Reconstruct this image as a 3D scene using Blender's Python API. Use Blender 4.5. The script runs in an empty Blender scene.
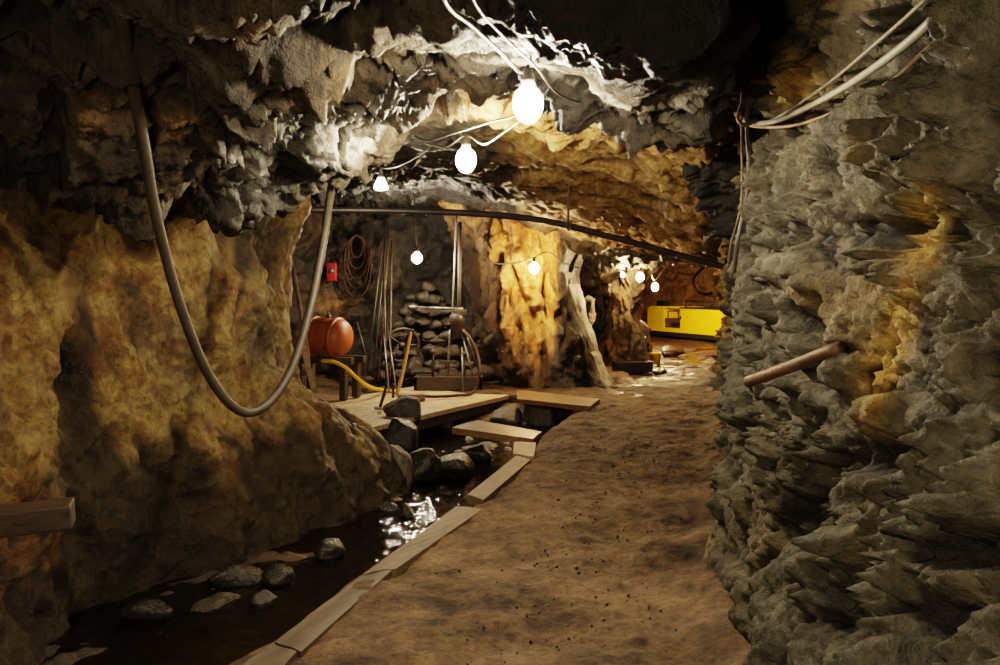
import bpy, bmesh, math, random
import numpy as np
from mathutils import Vector, Matrix, Euler

random.seed(7)
C = bpy.context.scene.collection
F, HZ, CH = 900.0, 290.0, 1.5          # focal length in px, horizon row, camera height (image 1000x665)
PI = math.pi

def P(px, py, Y):
    return Vector(((px - 500) / F * Y, Y, CH - (py - HZ) / F * Y))

def G(px, py, z=0.0):                   # point on a level plane
    Y = F * (CH - z) / (py - HZ)
    return Vector(((px - 500) / F * Y, Y, z))

# ------------------------------------------------------------------ numpy noise
def _h(ix, iy, iz, seed):
    n = (ix.astype(np.int64) * 374761393 + iy.astype(np.int64) * 668265263 + iz.astype(np.int64) * 2147483647 + seed * 1274126177) & 0xFFFFFFFF
    n = ((n ^ (n >> 13)) * 1274126177) & 0xFFFFFFFF
    n = ((n ^ (n >> 16)) * 2246822519) & 0xFFFFFFFF
    n = n ^ (n >> 15)
    return n

def _r(n, k):
    m = ((n + k * 2654435769) * 2246822519) & 0xFFFFFFFF
    m = ((m ^ (m >> 13)) * 3266489917) & 0xFFFFFFFF
    m = m ^ (m >> 16)
    return m.astype(np.float64) / 4294967295.0

def gnoise(p, scale, seed=0):
    q = p * scale
    i = np.floor(q); f = q - i
    u = f * f * f * (f * (f * 6 - 15) + 10)
    tot = 0
    for dx in (0, 1):
        for dy in (0, 1):
            for dz in (0, 1):
                n = _h(i[:, 0] + dx, i[:, 1] + dy, i[:, 2] + dz, seed)
                g = np.stack([_r(n, 1), _r(n, 2), _r(n, 3)], 1) * 2 - 1
                d = f - np.array([dx, dy, dz])
                w = (u[:, 0] if dx else 1 - u[:, 0]) * (u[:, 1] if dy else 1 - u[:, 1]) * (u[:, 2] if dz else 1 - u[:, 2])
                tot = tot + w * (g * d).sum(1)
    return tot * 1.4

def fbm(p, scale, octv=4, seed=0, gain=0.5):
    t = 0; a = 1.0
    for o in range(octv):
        t = t + a * gnoise(p + 17.3 * o, scale * 2 ** o, seed + o)
        a *= gain
    return t

def facets(p, scale, seed=0, tilt=0.5, off=0.5, sharp=13.0):
    """broken rock: every cell is a tilted flat face; also the distance to the crack"""
    q = p * scale
    i = np.floor(q)
    d1 = np.full(len(p), 1e9); d2 = np.full(len(p), 1e9)
    num = np.zeros(len(p)); den = np.full(len(p), 1e-12)
    for dx in (-1, 0, 1):
        for dy in (-1, 0, 1):
            for dz in (-1, 0, 1):
                n = _h(i[:, 0] + dx, i[:, 1] + dy, i[:, 2] + dz, seed)
                c = np.stack([i[:, 0] + dx + _r(n, 1), i[:, 1] + dy + _r(n, 2), i[:, 2] + dz + _r(n, 3)], 1)
                e = q - c
                d = (e * e).sum(1)
                t = np.stack([_r(n, 4), _r(n, 5), _r(n, 6)], 1) * 2 - 1
                v = (e * t).sum(1) * tilt + (_r(n, 7) - 0.5) * off
                m = d < d1
                d2 = np.where(m, d1, np.minimum(d2, d))
                wt = np.exp(-sharp * d)
                num += wt * v; den += wt
                d1 = np.where(m, d, d1)
    return num / den / scale, (np.sqrt(d2) - np.sqrt(d1)) / scale

def herm(xs, ys, x):
    xs = np.asarray(xs, float); ys = np.asarray(ys, float); x = np.asarray(x, float)
    n = len(xs)
    d = (ys[1:] - ys[:-1]) / (xs[1:] - xs[:-1]).reshape(-1, *([1] * (ys.ndim - 1)))
    m = np.zeros_like(ys)
    m[0] = d[0]; m[-1] = d[-1]
    if n > 2:
        a, b = d[:-1], d[1:]
        with np.errstate(divide='ignore', invalid='ignore'):
            hm = np.where(a * b > 0, 2 * a * b / (a + b), 0)
        m[1:-1] = np.nan_to_num(hm)
    k = np.clip(np.searchsorted(xs, x) - 1, 0, n - 2)
    h = xs[k + 1] - xs[k]
    t = np.clip((x - xs[k]) / h, 0, 1)
    sh = (-1,) + (1,) * (ys.ndim - 1)
    t = t.reshape(sh); h = h.reshape(sh)
    return ((2*t**3 - 3*t**2 + 1) * ys[k] + (t**3 - 2*t**2 + t) * h * m[k] + (-2*t**3 + 3*t**2) * ys[k+1] + (t**3 - t**2) * h * m[k+1])

def rbf(pts, vals, c=0.35):
    pts = np.asarray(pts, float); vals = np.asarray(vals, float)
    D = np.sqrt(((pts[:, None] - pts[None]) ** 2).sum(2) + c * c)
    n = len(pts)
    A = np.zeros((n + 3, n + 3))
    A[:n, :n] = D - np.eye(n) * 0.02
    A[:n, n] = 1; A[:n, n+1:] = pts
    A[n, :n] = 1; A[n+1:, :n] = pts.T
    w = np.linalg.solve(A, np.concatenate([vals, np.zeros(3)]))
    def f(q):
        out = w[n] + q @ w[n+1:]
        for i in range(n):
            out = out + w[i] * np.sqrt(((q - pts[i]) ** 2).sum(1) + c * c)
        return out
    return f

def sstep(a, b, x):
    t = np.clip((x - a) / (b - a), 0, 1)
    return t * t * (3 - 2 * t)

def pix(p):                                    # where a surface point shows in the photograph (used to place stains, pits and painted shade)
    Y = np.maximum(p[:, 1], 0.3)
    return 500 + F * p[:, 0] / Y, HZ - (p[:, 2] - CH) * F / Y

def blob(p, px, py, rx, ry, rot=0):
    x, y = pix(p)
    dx, dy = x - px, y - py
    c, s = math.cos(rot), math.sin(rot)
    return np.exp(-(((dx * c + dy * s) / rx) ** 2 + ((-dx * s + dy * c) / ry) ** 2))

# ------------------------------------------------------------------ mesh helpers
def raw_mesh(name, verts, faces, mat, smooth=True, mask=None):
    me = bpy.data.meshes.new(name)
    me.from_pydata([tuple(v) for v in verts], [], faces)
    if smooth:
        me.polygons.foreach_set('use_smooth', [True] * len(me.polygons))
    if mask is not None:
        a = me.color_attributes.new('mask', 'FLOAT_COLOR', 'POINT')
        m4 = np.ones((len(verts), 4), np.float32); m4[:, :3] = mask
        a.data.foreach_set('color', m4.ravel())
    me.materials.append(mat)
    me.update()
    o = bpy.data.objects.new(name, me)
    C.objects.link(o)
    return o

def grid_faces(nv, nu, flip=False, wrap=False):
    f = []
    for j in range(nv - 1):
        b = j * nu
        for i in range(nu if wrap else nu - 1):
            k = (i + 1) % nu
            q = (b + i, b + k, b + nu + k, b + nu + i)
            f.append(q[::-1] if flip else q)
    return f

def sheet(name, S, mat, disp, mask, inside, flip=False, wrap=False, cavity=0, cavw=0.75):
    """rock surface: base grid S (nv,nu,3), moved along its normal by disp(points), then masked"""
    nv, nu, _ = S.shape
    du = (np.roll(S, -1, 1) - np.roll(S, 1, 1)) if wrap else np.gradient(S, axis=1)
    dv = np.gradient(S, axis=0)
    N = np.cross(du, dv); N /= np.maximum(np.linalg.norm(N, axis=2, keepdims=True), 1e-9)
    pts = S.reshape(-1, 3); N = N.reshape(-1, 3)
    toward = inside(pts) - pts
    s = np.sign((N * toward).sum(1, keepdims=True)); s[s == 0] = 1
    N = N * s
    dd = disp(pts)
    q = pts + N * dd[:, None]
    m = mask(q) if mask else None
    if cavity:                                  # shade of the recesses painted into the colour
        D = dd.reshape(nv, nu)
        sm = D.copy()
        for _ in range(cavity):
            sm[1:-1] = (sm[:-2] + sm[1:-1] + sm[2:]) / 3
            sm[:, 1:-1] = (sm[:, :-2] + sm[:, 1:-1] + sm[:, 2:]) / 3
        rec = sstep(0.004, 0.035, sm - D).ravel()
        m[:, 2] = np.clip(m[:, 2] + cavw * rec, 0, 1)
    o = raw_mesh(name, q, grid_faces(nv, nu, flip, wrap), mat, True, m)
    o['kind'] = 'structure'
    return o

def from_bm(name, bm, mat, parent=None, smooth=False):
    me = bpy.data.meshes.new(name)
    bmesh.ops.recalc_face_normals(bm, faces=bm.faces)
    bm.to_mesh(me); bm.free()
    if smooth:
        me.polygons.foreach_set('use_smooth', [True] * len(me.polygons))
    me.materials.append(mat)
    o = bpy.data.objects.new(name, me)
    C.objects.link(o)
    if parent: o.parent = parent
    return o

def tag(o, label, cat, group=None, kind=None):
    o['label'] = label; o['category'] = cat
    if group: o['group'] = group
    if kind: o['kind'] = kind
    return o

def thing(name, label, cat, loc=(0, 0, 0), rot=(0, 0, 0), group=None):
    o = bpy.data.objects.new(name, None)
    C.objects.link(o)
    o.location = loc; o.rotation_euler = rot
    o.empty_display_size = 0.1
    return tag(o, label, cat, group)

def box(bm, size, loc=(0, 0, 0), rot=(0, 0, 0), bev=0.0):
    M = Matrix.Translation(Vector(loc)) @ Euler(rot).to_matrix().to_4x4() @ Matrix.Diagonal((*size, 1))
    r = bmesh.ops.create_cube(bm, size=1, matrix=M)
    if bev:
        es = list({e for v in r['verts'] for e in v.link_edges})
        bmesh.ops.bevel(bm, geom=es, offset=bev, segments=2, affect='EDGES', profile=0.6)

def bm_box(size, loc=(0, 0, 0), rot=(0, 0, 0), bev=0.0):
    bm = bmesh.new(); box(bm, size, loc, rot, bev); return bm

def smooth_path(pts, n=10):
    pts = [Vector(p) for p in pts]
    if len(pts) < 3: return [pts[0].lerp(pts[-1], i / n) for i in range(n + 1)]
    out = []
    for i in range(len(pts) - 1):
        p0 = pts[max(i-1, 0)]; p1 = pts[i]; p2 = pts[i+1]; p3 = pts[min(i+2, len(pts)-1)]
        for k in range(n):
            t = k / n
            out.append(0.5 * ((2*p1) + (p2 - p0)*t + (2*p0 - 5*p1 + 4*p2 - p3)*t*t + (3*p1 - p0 - 3*p2 + p3)*t**3))
    out.append(pts[-1])
    return out

def tube(bm, pts, r, segs=10, n=10, cap=True, smooth=True):
    path = smooth_path(pts, n) if smooth else [Vector(p) for p in pts]
    rings = []
    up = None
    for i, p in enumerate(path):
        t = (path[min(i+1, len(path)-1)] - path[max(i-1, 0)]).normalized()
        if up is None:
            up = t.orthogonal().normalized()
        up = (up - t * up.dot(t)).normalized()
        b = t.cross(up)
        rr = r(i / (len(path)-1)) if callable(r) else r
        rings.append([bm.verts.new(p + (up * math.cos(a) + b * math.sin(a)) * rr) for a in [2*PI*k/segs for k in range(segs)]])
    for a, b in zip(rings[:-1], rings[1:]):
        for k in range(segs):
            bm.faces.new((a[k], a[(k+1) % segs], b[(k+1) % segs], b[k]))
    if cap:
        bm.faces.new(rings[0][::-1]); bm.faces.new(rings[-1])

def bm_tube(*a, **k):
    bm = bmesh.new(); tube(bm, *a, **k); return bm

def lathe(bm, prof, segs=24, M=Matrix.Identity(4)):
    rings = []
    for r, z in prof:
        if r < 1e-6:
            rings.append([bm.verts.new(M @ Vector((0, 0, z)))])
        else:
            rings.append([bm.verts.new(M @ Vector((r*math.cos(2*PI*k/segs), r*math.sin(2*PI*k/segs), z))) for k in range(segs)])
    for a, b in zip(rings[:-1], rings[1:]):
        if len(a) == 1 and len(b) == 1: continue
        for k in range(segs):
            k2 = (k+1) % segs
            if len(a) == 1: bm.faces.new((a[0], b[k2], b[k]))
            elif len(b) == 1: bm.faces.new((a[k], a[k2], b[0]))
            else: bm.faces.new((a[k], a[k2], b[k2], b[k]))
    if len(rings[0]) > 1: bm.faces.new(rings[0][::-1])
    if len(rings[-1]) > 1: bm.faces.new(rings[-1])

def bm_lathe(prof, segs=24, M=Matrix.Identity(4)):
    bm = bmesh.new(); lathe(bm, prof, segs, M); return bm

def bm_board(top, thick, warp=0.004, bev=0.006):
    """a sawn board from four top corners"""
    bm = bmesh.new()
    a, b, c, d = [Vector(p) for p in top]
    n = 8
    rows = []
    for i in range(n + 1):
        t = i / n
        w = Vector((0, 0, math.sin(t * 5.1 + a.x * 3) * warp))
        l = a.lerp(b, t) + w; r = d.lerp(c, t) + w
        rows.append([bm.verts.new(l), bm.verts.new(r), bm.verts.new(r - Vector((0, 0, thick))), bm.verts.new(l - Vector((0, 0, thick)))])
    for p, q in zip(rows[:-1], rows[1:]):
        for k in range(4):
            bm.faces.new((p[k], p[(k+1) % 4], q[(k+1) % 4], q[k]))
    bm.faces.new(rows[0][::-1]); bm.faces.new(rows[-1])
    bm.edges.ensure_lookup_table()
    es = [e for e in bm.edges if len(e.link_faces) == 2 and e.calc_face_angle(0) > 0.8]
    bmesh.ops.bevel(bm, geom=es, offset=bev, segments=2, affect='EDGES')
    return bm

def rock_mesh(name, size, seed, mat, sub=4, rough=0.35):
    bm = bmesh.new()
    bmesh.ops.create_icosphere(bm, subdivisions=sub, radius=1)
    co = np.array([v.co[:] for v in bm.verts])
    rg = np.random.RandomState(seed)
    nn = rg.normal(size=(17, 3)); nn /= np.linalg.norm(nn, axis=1, keepdims=True)
    dd = rg.uniform(0.72, 1.0, 17)
    q = co / np.linalg.norm(co, axis=1, keepdims=True)
    r = np.maximum(q @ nn.T, 0.05); r = dd / r
    k = -np.log(np.exp(-16 * r).sum(1)) / 16
    k = np.clip(k, 0.5, 1.25)
    f2, _ = facets(co + seed * 5.7, 3.4, seed + 9, 0.5, 0.3)
    k = k * (1 + rough * 0.8 * f2) + 0.03 * fbm(co, 5, 3, seed)
    co = co * k[:, None] * np.array(size)
    for v, c in zip(bm.verts, co): v.co = c
    me = bpy.data.meshes.new(name)
    bm.to_mesh(me); bm.free()
    me.polygons.foreach_set('use_smooth', [True] * len(me.polygons))
    me.materials.append(mat)
    return me

def rock(label, loc, size, seed, mat, rotz=0, group=None, sub=4, sink=0.35, rough=0.35, name='rock'):
    me = rock_mesh(name, size, seed, mat, sub, rough)
    o = bpy.data.objects.new(name, me); C.objects.link(o)
    o.location = Vector(loc) + Vector((0, 0, size[2] * (1 - sink)))
    o.rotation_euler = (0, 0, rotz)
    return tag(o, label, 'rock', group)

# ------------------------------------------------------------------ materials
class NT:
    def __init__(s, name):
        s.m = bpy.data.materials.new(name); s.m.use_nodes = True
        s.t = s.m.node_tree; s.t.nodes.clear()
        s.out = s.t.nodes.new('ShaderNodeOutputMaterial')
    def n(s, typ, **kw):
        nd = s.t.nodes.new('ShaderNode' + typ)
        for k, v in kw.items():
            if k.startswith('_'): setattr(nd, k[1:], v)
            else:
                nd.inputs[k.replace('__', ' ')].default_value = v
        return nd
    def l(s, a, b): s.t.links.new(a, b)
    def noise(s, vec, scale, detail=6, rough=0.6, dist=0.0):
        nd = s.n('TexNoise', Scale=scale, Detail=detail, Roughness=rough, Distortion=dist)
        s.l(vec, nd.inputs['Vector']); return nd.outputs['Fac']
    def ramp(s, fac, stops):
        nd = s.n('ValToRGB'); e = nd.color_ramp.elements
        while len(e) < len(stops): e.new(0.5)
        for x, (p, c) in zip(e, stops):
            x.position = p; x.color = (*c, 1) if len(c) == 3 else c
        s.l(fac, nd.inputs['Fac']); return nd.outputs['Color']
    def mix(s, fac, a, b, mode='MIX'):
        nd = s.n('Mix', _data_type='RGBA', _blend_type=mode)
        for sock, v in ((nd.inputs[0], fac), (nd.inputs[6], a), (nd.inputs[7], b)):
            if hasattr(v, 'links'): s.l(v, sock)
            elif isinstance(v, (int, float)): sock.default_value = v
            else: sock.default_value = (*v, 1)
        return nd.outputs[2]
    def math(s, op, a, b=0.0, clamp=False):
        nd = s.n('Math', _operation=op, _use_clamp=clamp)
        for k, v in enumerate((a, b)):
            if hasattr(v, 'links'): s.l(v, nd.inputs[k])
            else: nd.inputs[k].default_value = v
        return nd.outputs[0]
    def map(s, vec, scale=(1, 1, 1), rot=(0, 0, 0)):
        nd = s.n('Mapping'); nd.inputs['Scale'].default_value = scale; nd.inputs['Rotation'].default_value = rot
        s.l(vec, nd.inputs['Vector']); return nd.outputs[0]
    def bsdf(s, color, rough, bump=None, strength=0.5, dist=0.02, metal=0.0, spec=0.5):
        b = s.n('BsdfPrincipled')
        for sock, v in ((b.inputs['Base Color'], color), (b.inputs['Roughness'], rough), (b.inputs['Metallic'], metal), (b.inputs['Specular IOR Level'], spec)):
            if hasattr(v, 'links'): s.l(v, sock)
            elif isinstance(v, (int, float)): sock.default_value = v
            else: sock.default_value = (*v, 1)
        if bump is not None:
            bn = s.n('Bump', Strength=strength, Distance=dist)
            s.l(bump, bn.inputs['Height']); s.l(bn.outputs[0], b.inputs['Normal'])
        s.l(b.outputs[0], s.out.inputs['Surface'])
        return b

def rock_mat(name, grey, ochre, rough=0.62, bump=0.7, bdist=0.03, scale=1.0, aniso=(1, 1, 1), spec=0.5):
    """grey/ochre: (dark, mid, light). mask.r = ochre share, mask.g = pale calcite crust and painted lit edges, mask.b = dark wet stain and painted shade"""
    s = NT(name)
    tc = s.n('TexCoord').outputs['Object']
    v = s.map(tc, (scale*aniso[0], scale*aniso[1], scale*aniso[2]))
    at = s.n('Attribute', _attribute_name='mask')
    sep = s.n('SeparateColor'); s.l(at.outputs['Color'], sep.inputs[0])
    R, Gm, B = sep.outputs[0], sep.outputs[1], sep.outputs[2]
    n1 = s.noise(v, 1.7, 8, 0.62, 0.4)
    n2 = s.noise(v, 6.0, 8, 0.65, 0.6)
    n3 = s.noise(v, 27, 6, 0.7)
    g = s.ramp(n2, [(0.30, grey[0]), (0.52, grey[1]), (0.72, grey[2])])
    o = s.ramp(s.math('ADD', s.math('MULTIPLY', n1, 0.5), s.math('MULTIPLY', n2, 0.5)), [(0.34, ochre[0]), (0.47, ochre[1]), (0.56, ochre[2]), (0.68, ochre[1])])
    f = s.math('ADD', R, s.math('MULTIPLY', s.math('SUBTRACT', n1, 0.5), 1.6))
    f = s.math('MULTIPLY', s.math('SUBTRACT', f, 0.28), 2.4, True)
    f2 = s.math('MULTIPLY', f, R, True)
    f = s.math('ADD', s.math('MULTIPLY', f, 0.5), s.math('MULTIPLY', R, 0.5), True)
    col = s.mix(f, g, o)
    fine = s.ramp(n3, [(0.3, (0.30, 0.30, 0.30)), (0.5, (1, 1, 1)), (0.72, (1.5, 1.45, 1.35))])
    col = s.mix(0.85, col, fine, 'MULTIPLY')
    gf = s.math('MULTIPLY', s.math('SUBTRACT', s.math('ADD', Gm, s.math('MULTIPLY', s.math('SUBTRACT', n2, 0.5), 0.9)), 0.3), 3.0, True)
    gf = s.math('MULTIPLY', gf, s.math('MULTIPLY', Gm, 2.0, True))
    col = s.mix(gf, col, (0.80, 0.75, 0.64))
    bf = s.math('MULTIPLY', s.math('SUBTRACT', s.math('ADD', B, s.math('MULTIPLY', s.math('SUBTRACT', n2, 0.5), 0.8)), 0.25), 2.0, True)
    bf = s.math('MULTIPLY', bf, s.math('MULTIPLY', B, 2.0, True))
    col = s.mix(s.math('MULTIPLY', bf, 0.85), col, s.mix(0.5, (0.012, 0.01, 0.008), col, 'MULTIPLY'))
    rg = s.math('SUBTRACT', s.math('ADD', rough, s.math('MULTIPLY', s.math('SUBTRACT', n3, 0.5), 0.5)), s.math('MULTIPLY', bf, 0.14))
    vor = s.n('TexVoronoi', _feature='F1', Scale=14.0); s.l(s.map(v, (1, 1, 1)), vor.inputs['Vector'])
    h = s.math('ADD', s.math('MULTIPLY', n2, 1.2), s.math('ADD', s.math('MULTIPLY', n3, 0.45), s.math('MULTIPLY', vor.outputs['Distance'], 0.35)))
    h = s.math('ADD', h, s.math('MULTIPLY', s.noise(v, 75, 4, 0.7), 0.3))
    s.bsdf(col, rg, h, bump, bdist, 0, spec)
    return s.m

def simple(name, color, rough=0.5, metal=0.0, var=0.3, scale=8, bump=0.15, bdist=0.004, dirt=None, spec=0.5):
    s = NT(name)
    tc = s.n('TexCoord').outputs['Object']
    n1 = s.noise(tc, scale, 6, 0.6)
    n2 = s.noise(tc, scale * 6, 4, 0.6)
    d = tuple(c * (1 - var) for c in color); l = tuple(min(1, c * (1 + var)) for c in color)
    col = s.ramp(n1, [(0.3, d), (0.7, l)])
    if dirt:
        fac = s.ramp(n2, [(0.48, (0, 0, 0)), (0.66, (1, 1, 1))])
        col = s.mix(s.math('MULTIPLY', fac, 0.7), col, dirt)
    s.bsdf(col, s.math('ADD', rough, s.math('MULTIPLY', s.math('SUBTRACT', n2, 0.5), 0.3)), n2, bump, bdist, metal, spec)
    return s.m

def wood(name, dark, light, rough=0.6, axis=0, dirt=(0.05, 0.035, 0.02), dirtamt=0.5):
    s = NT(name)
    tc = s.n('TexCoord').outputs['Object']
    rotz = axis
    v = s.map(s.map(tc, (1, 1, 1), (0, 0, rotz)), (1.2, 16, 16))
    n1 = s.noise(v, 2.2, 6, 0.6, 0.8)
    n2 = s.noise(tc, 3.0, 6, 0.65)
    col = s.ramp(n1, [(0.3, dark), (0.6, light), (0.8, tuple(0.8*a for a in light))])
    fac = s.ramp(n2, [(0.42, (0, 0, 0)), (0.68, (1, 1, 1))])
    col = s.mix(s.math('MULTIPLY', fac, dirtamt), col, dirt)
    s.bsdf(col, rough, n1, 0.4, 0.004)
    return s.m

def emis(name, color, strength):
    s = NT(name)
    # clear glass envelope glowing evenly from the filament
    e = s.n('Emission', Color=(*color, 1), Strength=strength)
    s.l(e.outputs[0], s.out.inputs['Surface'])
    return s.m

M = {}
M['left'] = rock_mat('rock_left', ((0.026, 0.022, 0.012), (0.085, 0.073, 0.040), (0.17, 0.15, 0.085)), ((0.045, 0.015, 0.004), (0.155, 0.076, 0.018), (0.27, 0.185, 0.058)), 0.6, 1.0, 0.045, spec=0.3)
M['right'] = rock_mat('rock_right', ((0.019, 0.0175, 0.0125), (0.064, 0.060, 0.044), (0.130, 0.122, 0.090)), ((0.10, 0.05, 0.012), (0.27, 0.16, 0.03), (0.36, 0.25, 0.07)), 0.66, 1.0, 0.03, spec=0.3)
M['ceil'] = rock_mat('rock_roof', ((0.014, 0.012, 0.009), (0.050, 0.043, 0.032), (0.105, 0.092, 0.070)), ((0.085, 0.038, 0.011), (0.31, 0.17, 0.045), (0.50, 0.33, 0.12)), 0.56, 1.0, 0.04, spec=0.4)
M['back'] = rock_mat('rock_chamber', ((0.009, 0.007, 0.0055), (0.030, 0.023, 0.018), (0.07, 0.054, 0.043)), ((0.06, 0.024, 0.007), (0.27, 0.125, 0.032), (0.40, 0.24, 0.08)), 0.6, 0.9, 0.05, 0.8)
M['pillar'] = rock_mat('rock_pillar', ((0.03, 0.02, 0.012), (0.10, 0.07, 0.045), (0.20, 0.15, 0.10)), ((0.07, 0.025, 0.006), (0.32, 0.14, 0.03), (0.50, 0.28, 0.08)), 0.5, 1.0, 0.06, 1.0, (1.4, 1.4, 0.6))
M['bed'] = rock_mat('stream_bed', ((0.02, 0.017, 0.012), (0.05, 0.042, 0.03), (0.10, 0.085, 0.06)), ((0.05, 0.025, 0.01), (0.16, 0.09, 0.035), (0.24, 0.15, 0.06)), 0.5, 0.8, 0.04, 1.5)
M['rubble'] = rock_mat('rubble_stone', ((0.014, 0.010, 0.008), (0.040, 0.030, 0.023), (0.09, 0.07, 0.055)), ((0.05, 0.025, 0.01), (0.15, 0.09, 0.035), (0.2, 0.15, 0.08)), 0.55, 0.9, 0.02, 2.5)
M['stone'] = rock_mat('loose_stone', ((0.022, 0.017, 0.012), (0.065, 0.052, 0.037), (0.125, 0.104, 0.076)), ((0.1, 0.05, 0.02), (0.3, 0.18, 0.07), (0.4, 0.3, 0.15)), 0.55, 0.7, 0.015, 2.5)
M['wetstone'] = rock_mat('wet_stone', ((0.006, 0.005, 0.004), (0.018, 0.014, 0.010), (0.042, 0.034, 0.024)), ((0.1, 0.05, 0.02), (0.2, 0.12, 0.05), (0.3, 0.2, 0.1)), 0.3, 0.7, 0.015, 2.5)

def mud_mat():
    s = NT('trodden_mud')
    tc = s.n('TexCoord').outputs['Object']
    at = s.n('Attribute', _attribute_name='mask')
    sep = s.n('SeparateColor'); s.l(at.outputs['Color'], sep.inputs[0])
    wet = sep.outputs[2]
    n1 = s.noise(tc, 1.3, 6, 0.65); n2 = s.noise(tc, 6, 8, 0.7); n3 = s.noise(tc, 34, 5, 0.7)
    col = s.ramp(s.math('ADD', s.math('MULTIPLY', n1, 0.55), s.math('MULTIPLY', n2, 0.45)),
                 [(0.38, (0.020, 0.012, 0.007)), (0.45, (0.075, 0.045, 0.023)), (0.53, (0.165, 0.102, 0.053)), (0.64, (0.27, 0.172, 0.09))])
    col = s.mix(0.6, col, s.ramp(n3, [(0.35, (0.35, 0.33, 0.3)), (0.5, (1, 1, 1)), (0.7, (1.25, 1.25, 1.2))]), 'MULTIPLY')
    col = s.mix(s.math('MULTIPLY', wet, 0.75), col, s.mix(1.0, col, (0.30, 0.26, 0.22), 'MULTIPLY'))
    rust = s.mix(1.0, col, (0.36, 0.23, 0.11), 'MULTIPLY')
    col = s.mix(sep.outputs[0], col, rust)
    rg = s.math('SUBTRACT', s.math('ADD', 0.82, s.math('MULTIPLY', s.math('SUBTRACT', n2, 0.5), 0.4)), s.math('MULTIPLY', s.math('MULTIPLY', wet, wet), 0.72))
    h = s.math('ADD', s.math('MULTIPLY', n2, 1.0), s.math('MULTIPLY', n3, 0.5))
    h = s.math('MULTIPLY', h, s.math('SUBTRACT', 1.0, s.math('MULTIPLY', wet, 0.9)))
    s.bsdf(col, rg, h, 0.9, 0.05, 0, 0.35)
    return s.m
M['mud'] = mud_mat()

def water_mat():
    s = NT('stream_water')
    tc = s.n('TexCoord').outputs['Object']
    n = s.math('ADD', s.noise(tc, 5, 3, 0.5, 0.4), s.math('MULTIPLY', s.noise(tc, 18, 3, 0.5, 0.6), 0.35))
    bn = s.n('Bump', Strength=0.5, Distance=0.03); s.l(n, bn.inputs['Height'])
    gl = s.n('BsdfGlossy', Roughness=0.03); s.l(bn.outputs[0], gl.inputs['Normal'])
    tr = s.n('BsdfTransparent', Color=(0.42, 0.33, 0.20, 1))
    fr = s.n('Fresnel', IOR=1.45); s.l(bn.outputs[0], fr.inputs['Normal'])
    mx = s.n('MixShader'); s.l(fr.outputs[0], mx.inputs[0]); s.l(tr.outputs[0], mx.inputs[1]); s.l(gl.outputs[0], mx.inputs[2])
    s.l(mx.outputs[0], s.out.inputs['Surface'])
    return s.m
M['water'] = water_mat()

M['rubber'] = simple('old_grey_hose', (0.045, 0.036, 0.023), 0.55, 0, 0.35, 6, 0.25, 0.003, (0.065, 0.053, 0.035))
M['cable_grey'] = simple('grey_cable', (0.17, 0.155, 0.12), 0.5, 0, 0.15, 10, 0.1)
M['cable_pink'] = simple('faded_cable', (0.27, 0.175, 0.11), 0.55, 0, 0.15, 10, 0.1)
M['cable_white'] = simple('pale_cable', (0.20, 0.175, 0.13), 0.5, 0, 0.2, 10, 0.1)
M['cable_roof'] = simple('roof_cable', (0.025, 0.022, 0.018), 0.45, 0.0, 0.2, 10, 0.1)
M['cable_dark'] = simple('dark_cable', (0.06, 0.05, 0.04), 0.5, 0, 0.3, 10, 0.1)
M['pipe_dark'] = simple('dark_pipe', (0.035, 0.032, 0.03), 0.38, 0.3, 0.4, 5, 0.2, 0.004, (0.08, 0.045, 0.02))
M['rust'] = simple('rusty_iron', (0.13, 0.075, 0.04), 0.6, 0.4, 0.45, 9, 0.4, 0.006, (0.05, 0.035, 0.025))
M['steel'] = simple('worn_steel', (0.20, 0.185, 0.165), 0.45, 0.7, 0.25, 9, 0.15, 0.003, (0.10, 0.07, 0.045))
M['darksteel'] = simple('dark_steel', (0.065, 0.055, 0.046), 0.5, 0.5, 0.35, 9, 0.2, 0.003, (0.07, 0.04, 0.02))
M['orange'] = simple('orange_paint', (0.36, 0.09, 0.022), 0.45, 0, 0.22, 4, 0.1, 0.003, (0.30, 0.09, 0.03))
M['yellow'] = simple('yellow_paint', (0.85, 0.56, 0.012), 0.4, 0, 0.06, 3, 0.05)
M['yellowhose'] = simple('yellow_hose', (0.80, 0.50, 0.03), 0.45, 0, 0.1, 6, 0.1)
M['red'] = simple('red_paint', (0.28, 0.011, 0.009), 0.5, 0, 0.15, 6, 0.05)
M['black'] = simple('black_paint', (0.02, 0.018, 0.016), 0.5, 0.2, 0.3, 6, 0.1)
M['rope'] = simple('brown_rope', (0.05, 0.022, 0.010), 0.8, 0, 0.35, 30, 0.5, 0.006)
M['ceramic'] = simple('lamp_socket', (0.10, 0.09, 0.08), 0.45, 0, 0.2, 10, 0.05)
M['wood_pale'] = wood('pale_board', (0.15, 0.085, 0.037), (0.30, 0.19, 0.09), 0.6, 0)
M['wood_deck'] = wood('deck_board', (0.30, 0.20, 0.10), (0.60, 0.45, 0.27), 0.62, -1.11, (0.14, 0.095, 0.05), 0.5)
M['wood_edge'] = wood('edge_board', (0.07, 0.043, 0.023), (0.165, 0.107, 0.058), 0.62, -1.0, (0.07, 0.046, 0.027), 0.7)
M['wood_mud'] = wood('muddy_board', (0.055, 0.035, 0.019), (0.12, 0.078, 0.042), 0.6, -1.0, (0.06, 0.038, 0.02), 0.8)
M['wood_wet'] = wood('wet_board', (0.12, 0.062, 0.025), (0.26, 0.15, 0.062), 0.42, 0.3, (0.08, 0.045, 0.02), 0.4)
M['wood_dark'] = wood('dark_timber', (0.02, 0.013, 0.008), (0.07, 0.045, 0.025), 0.55, 0)
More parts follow.
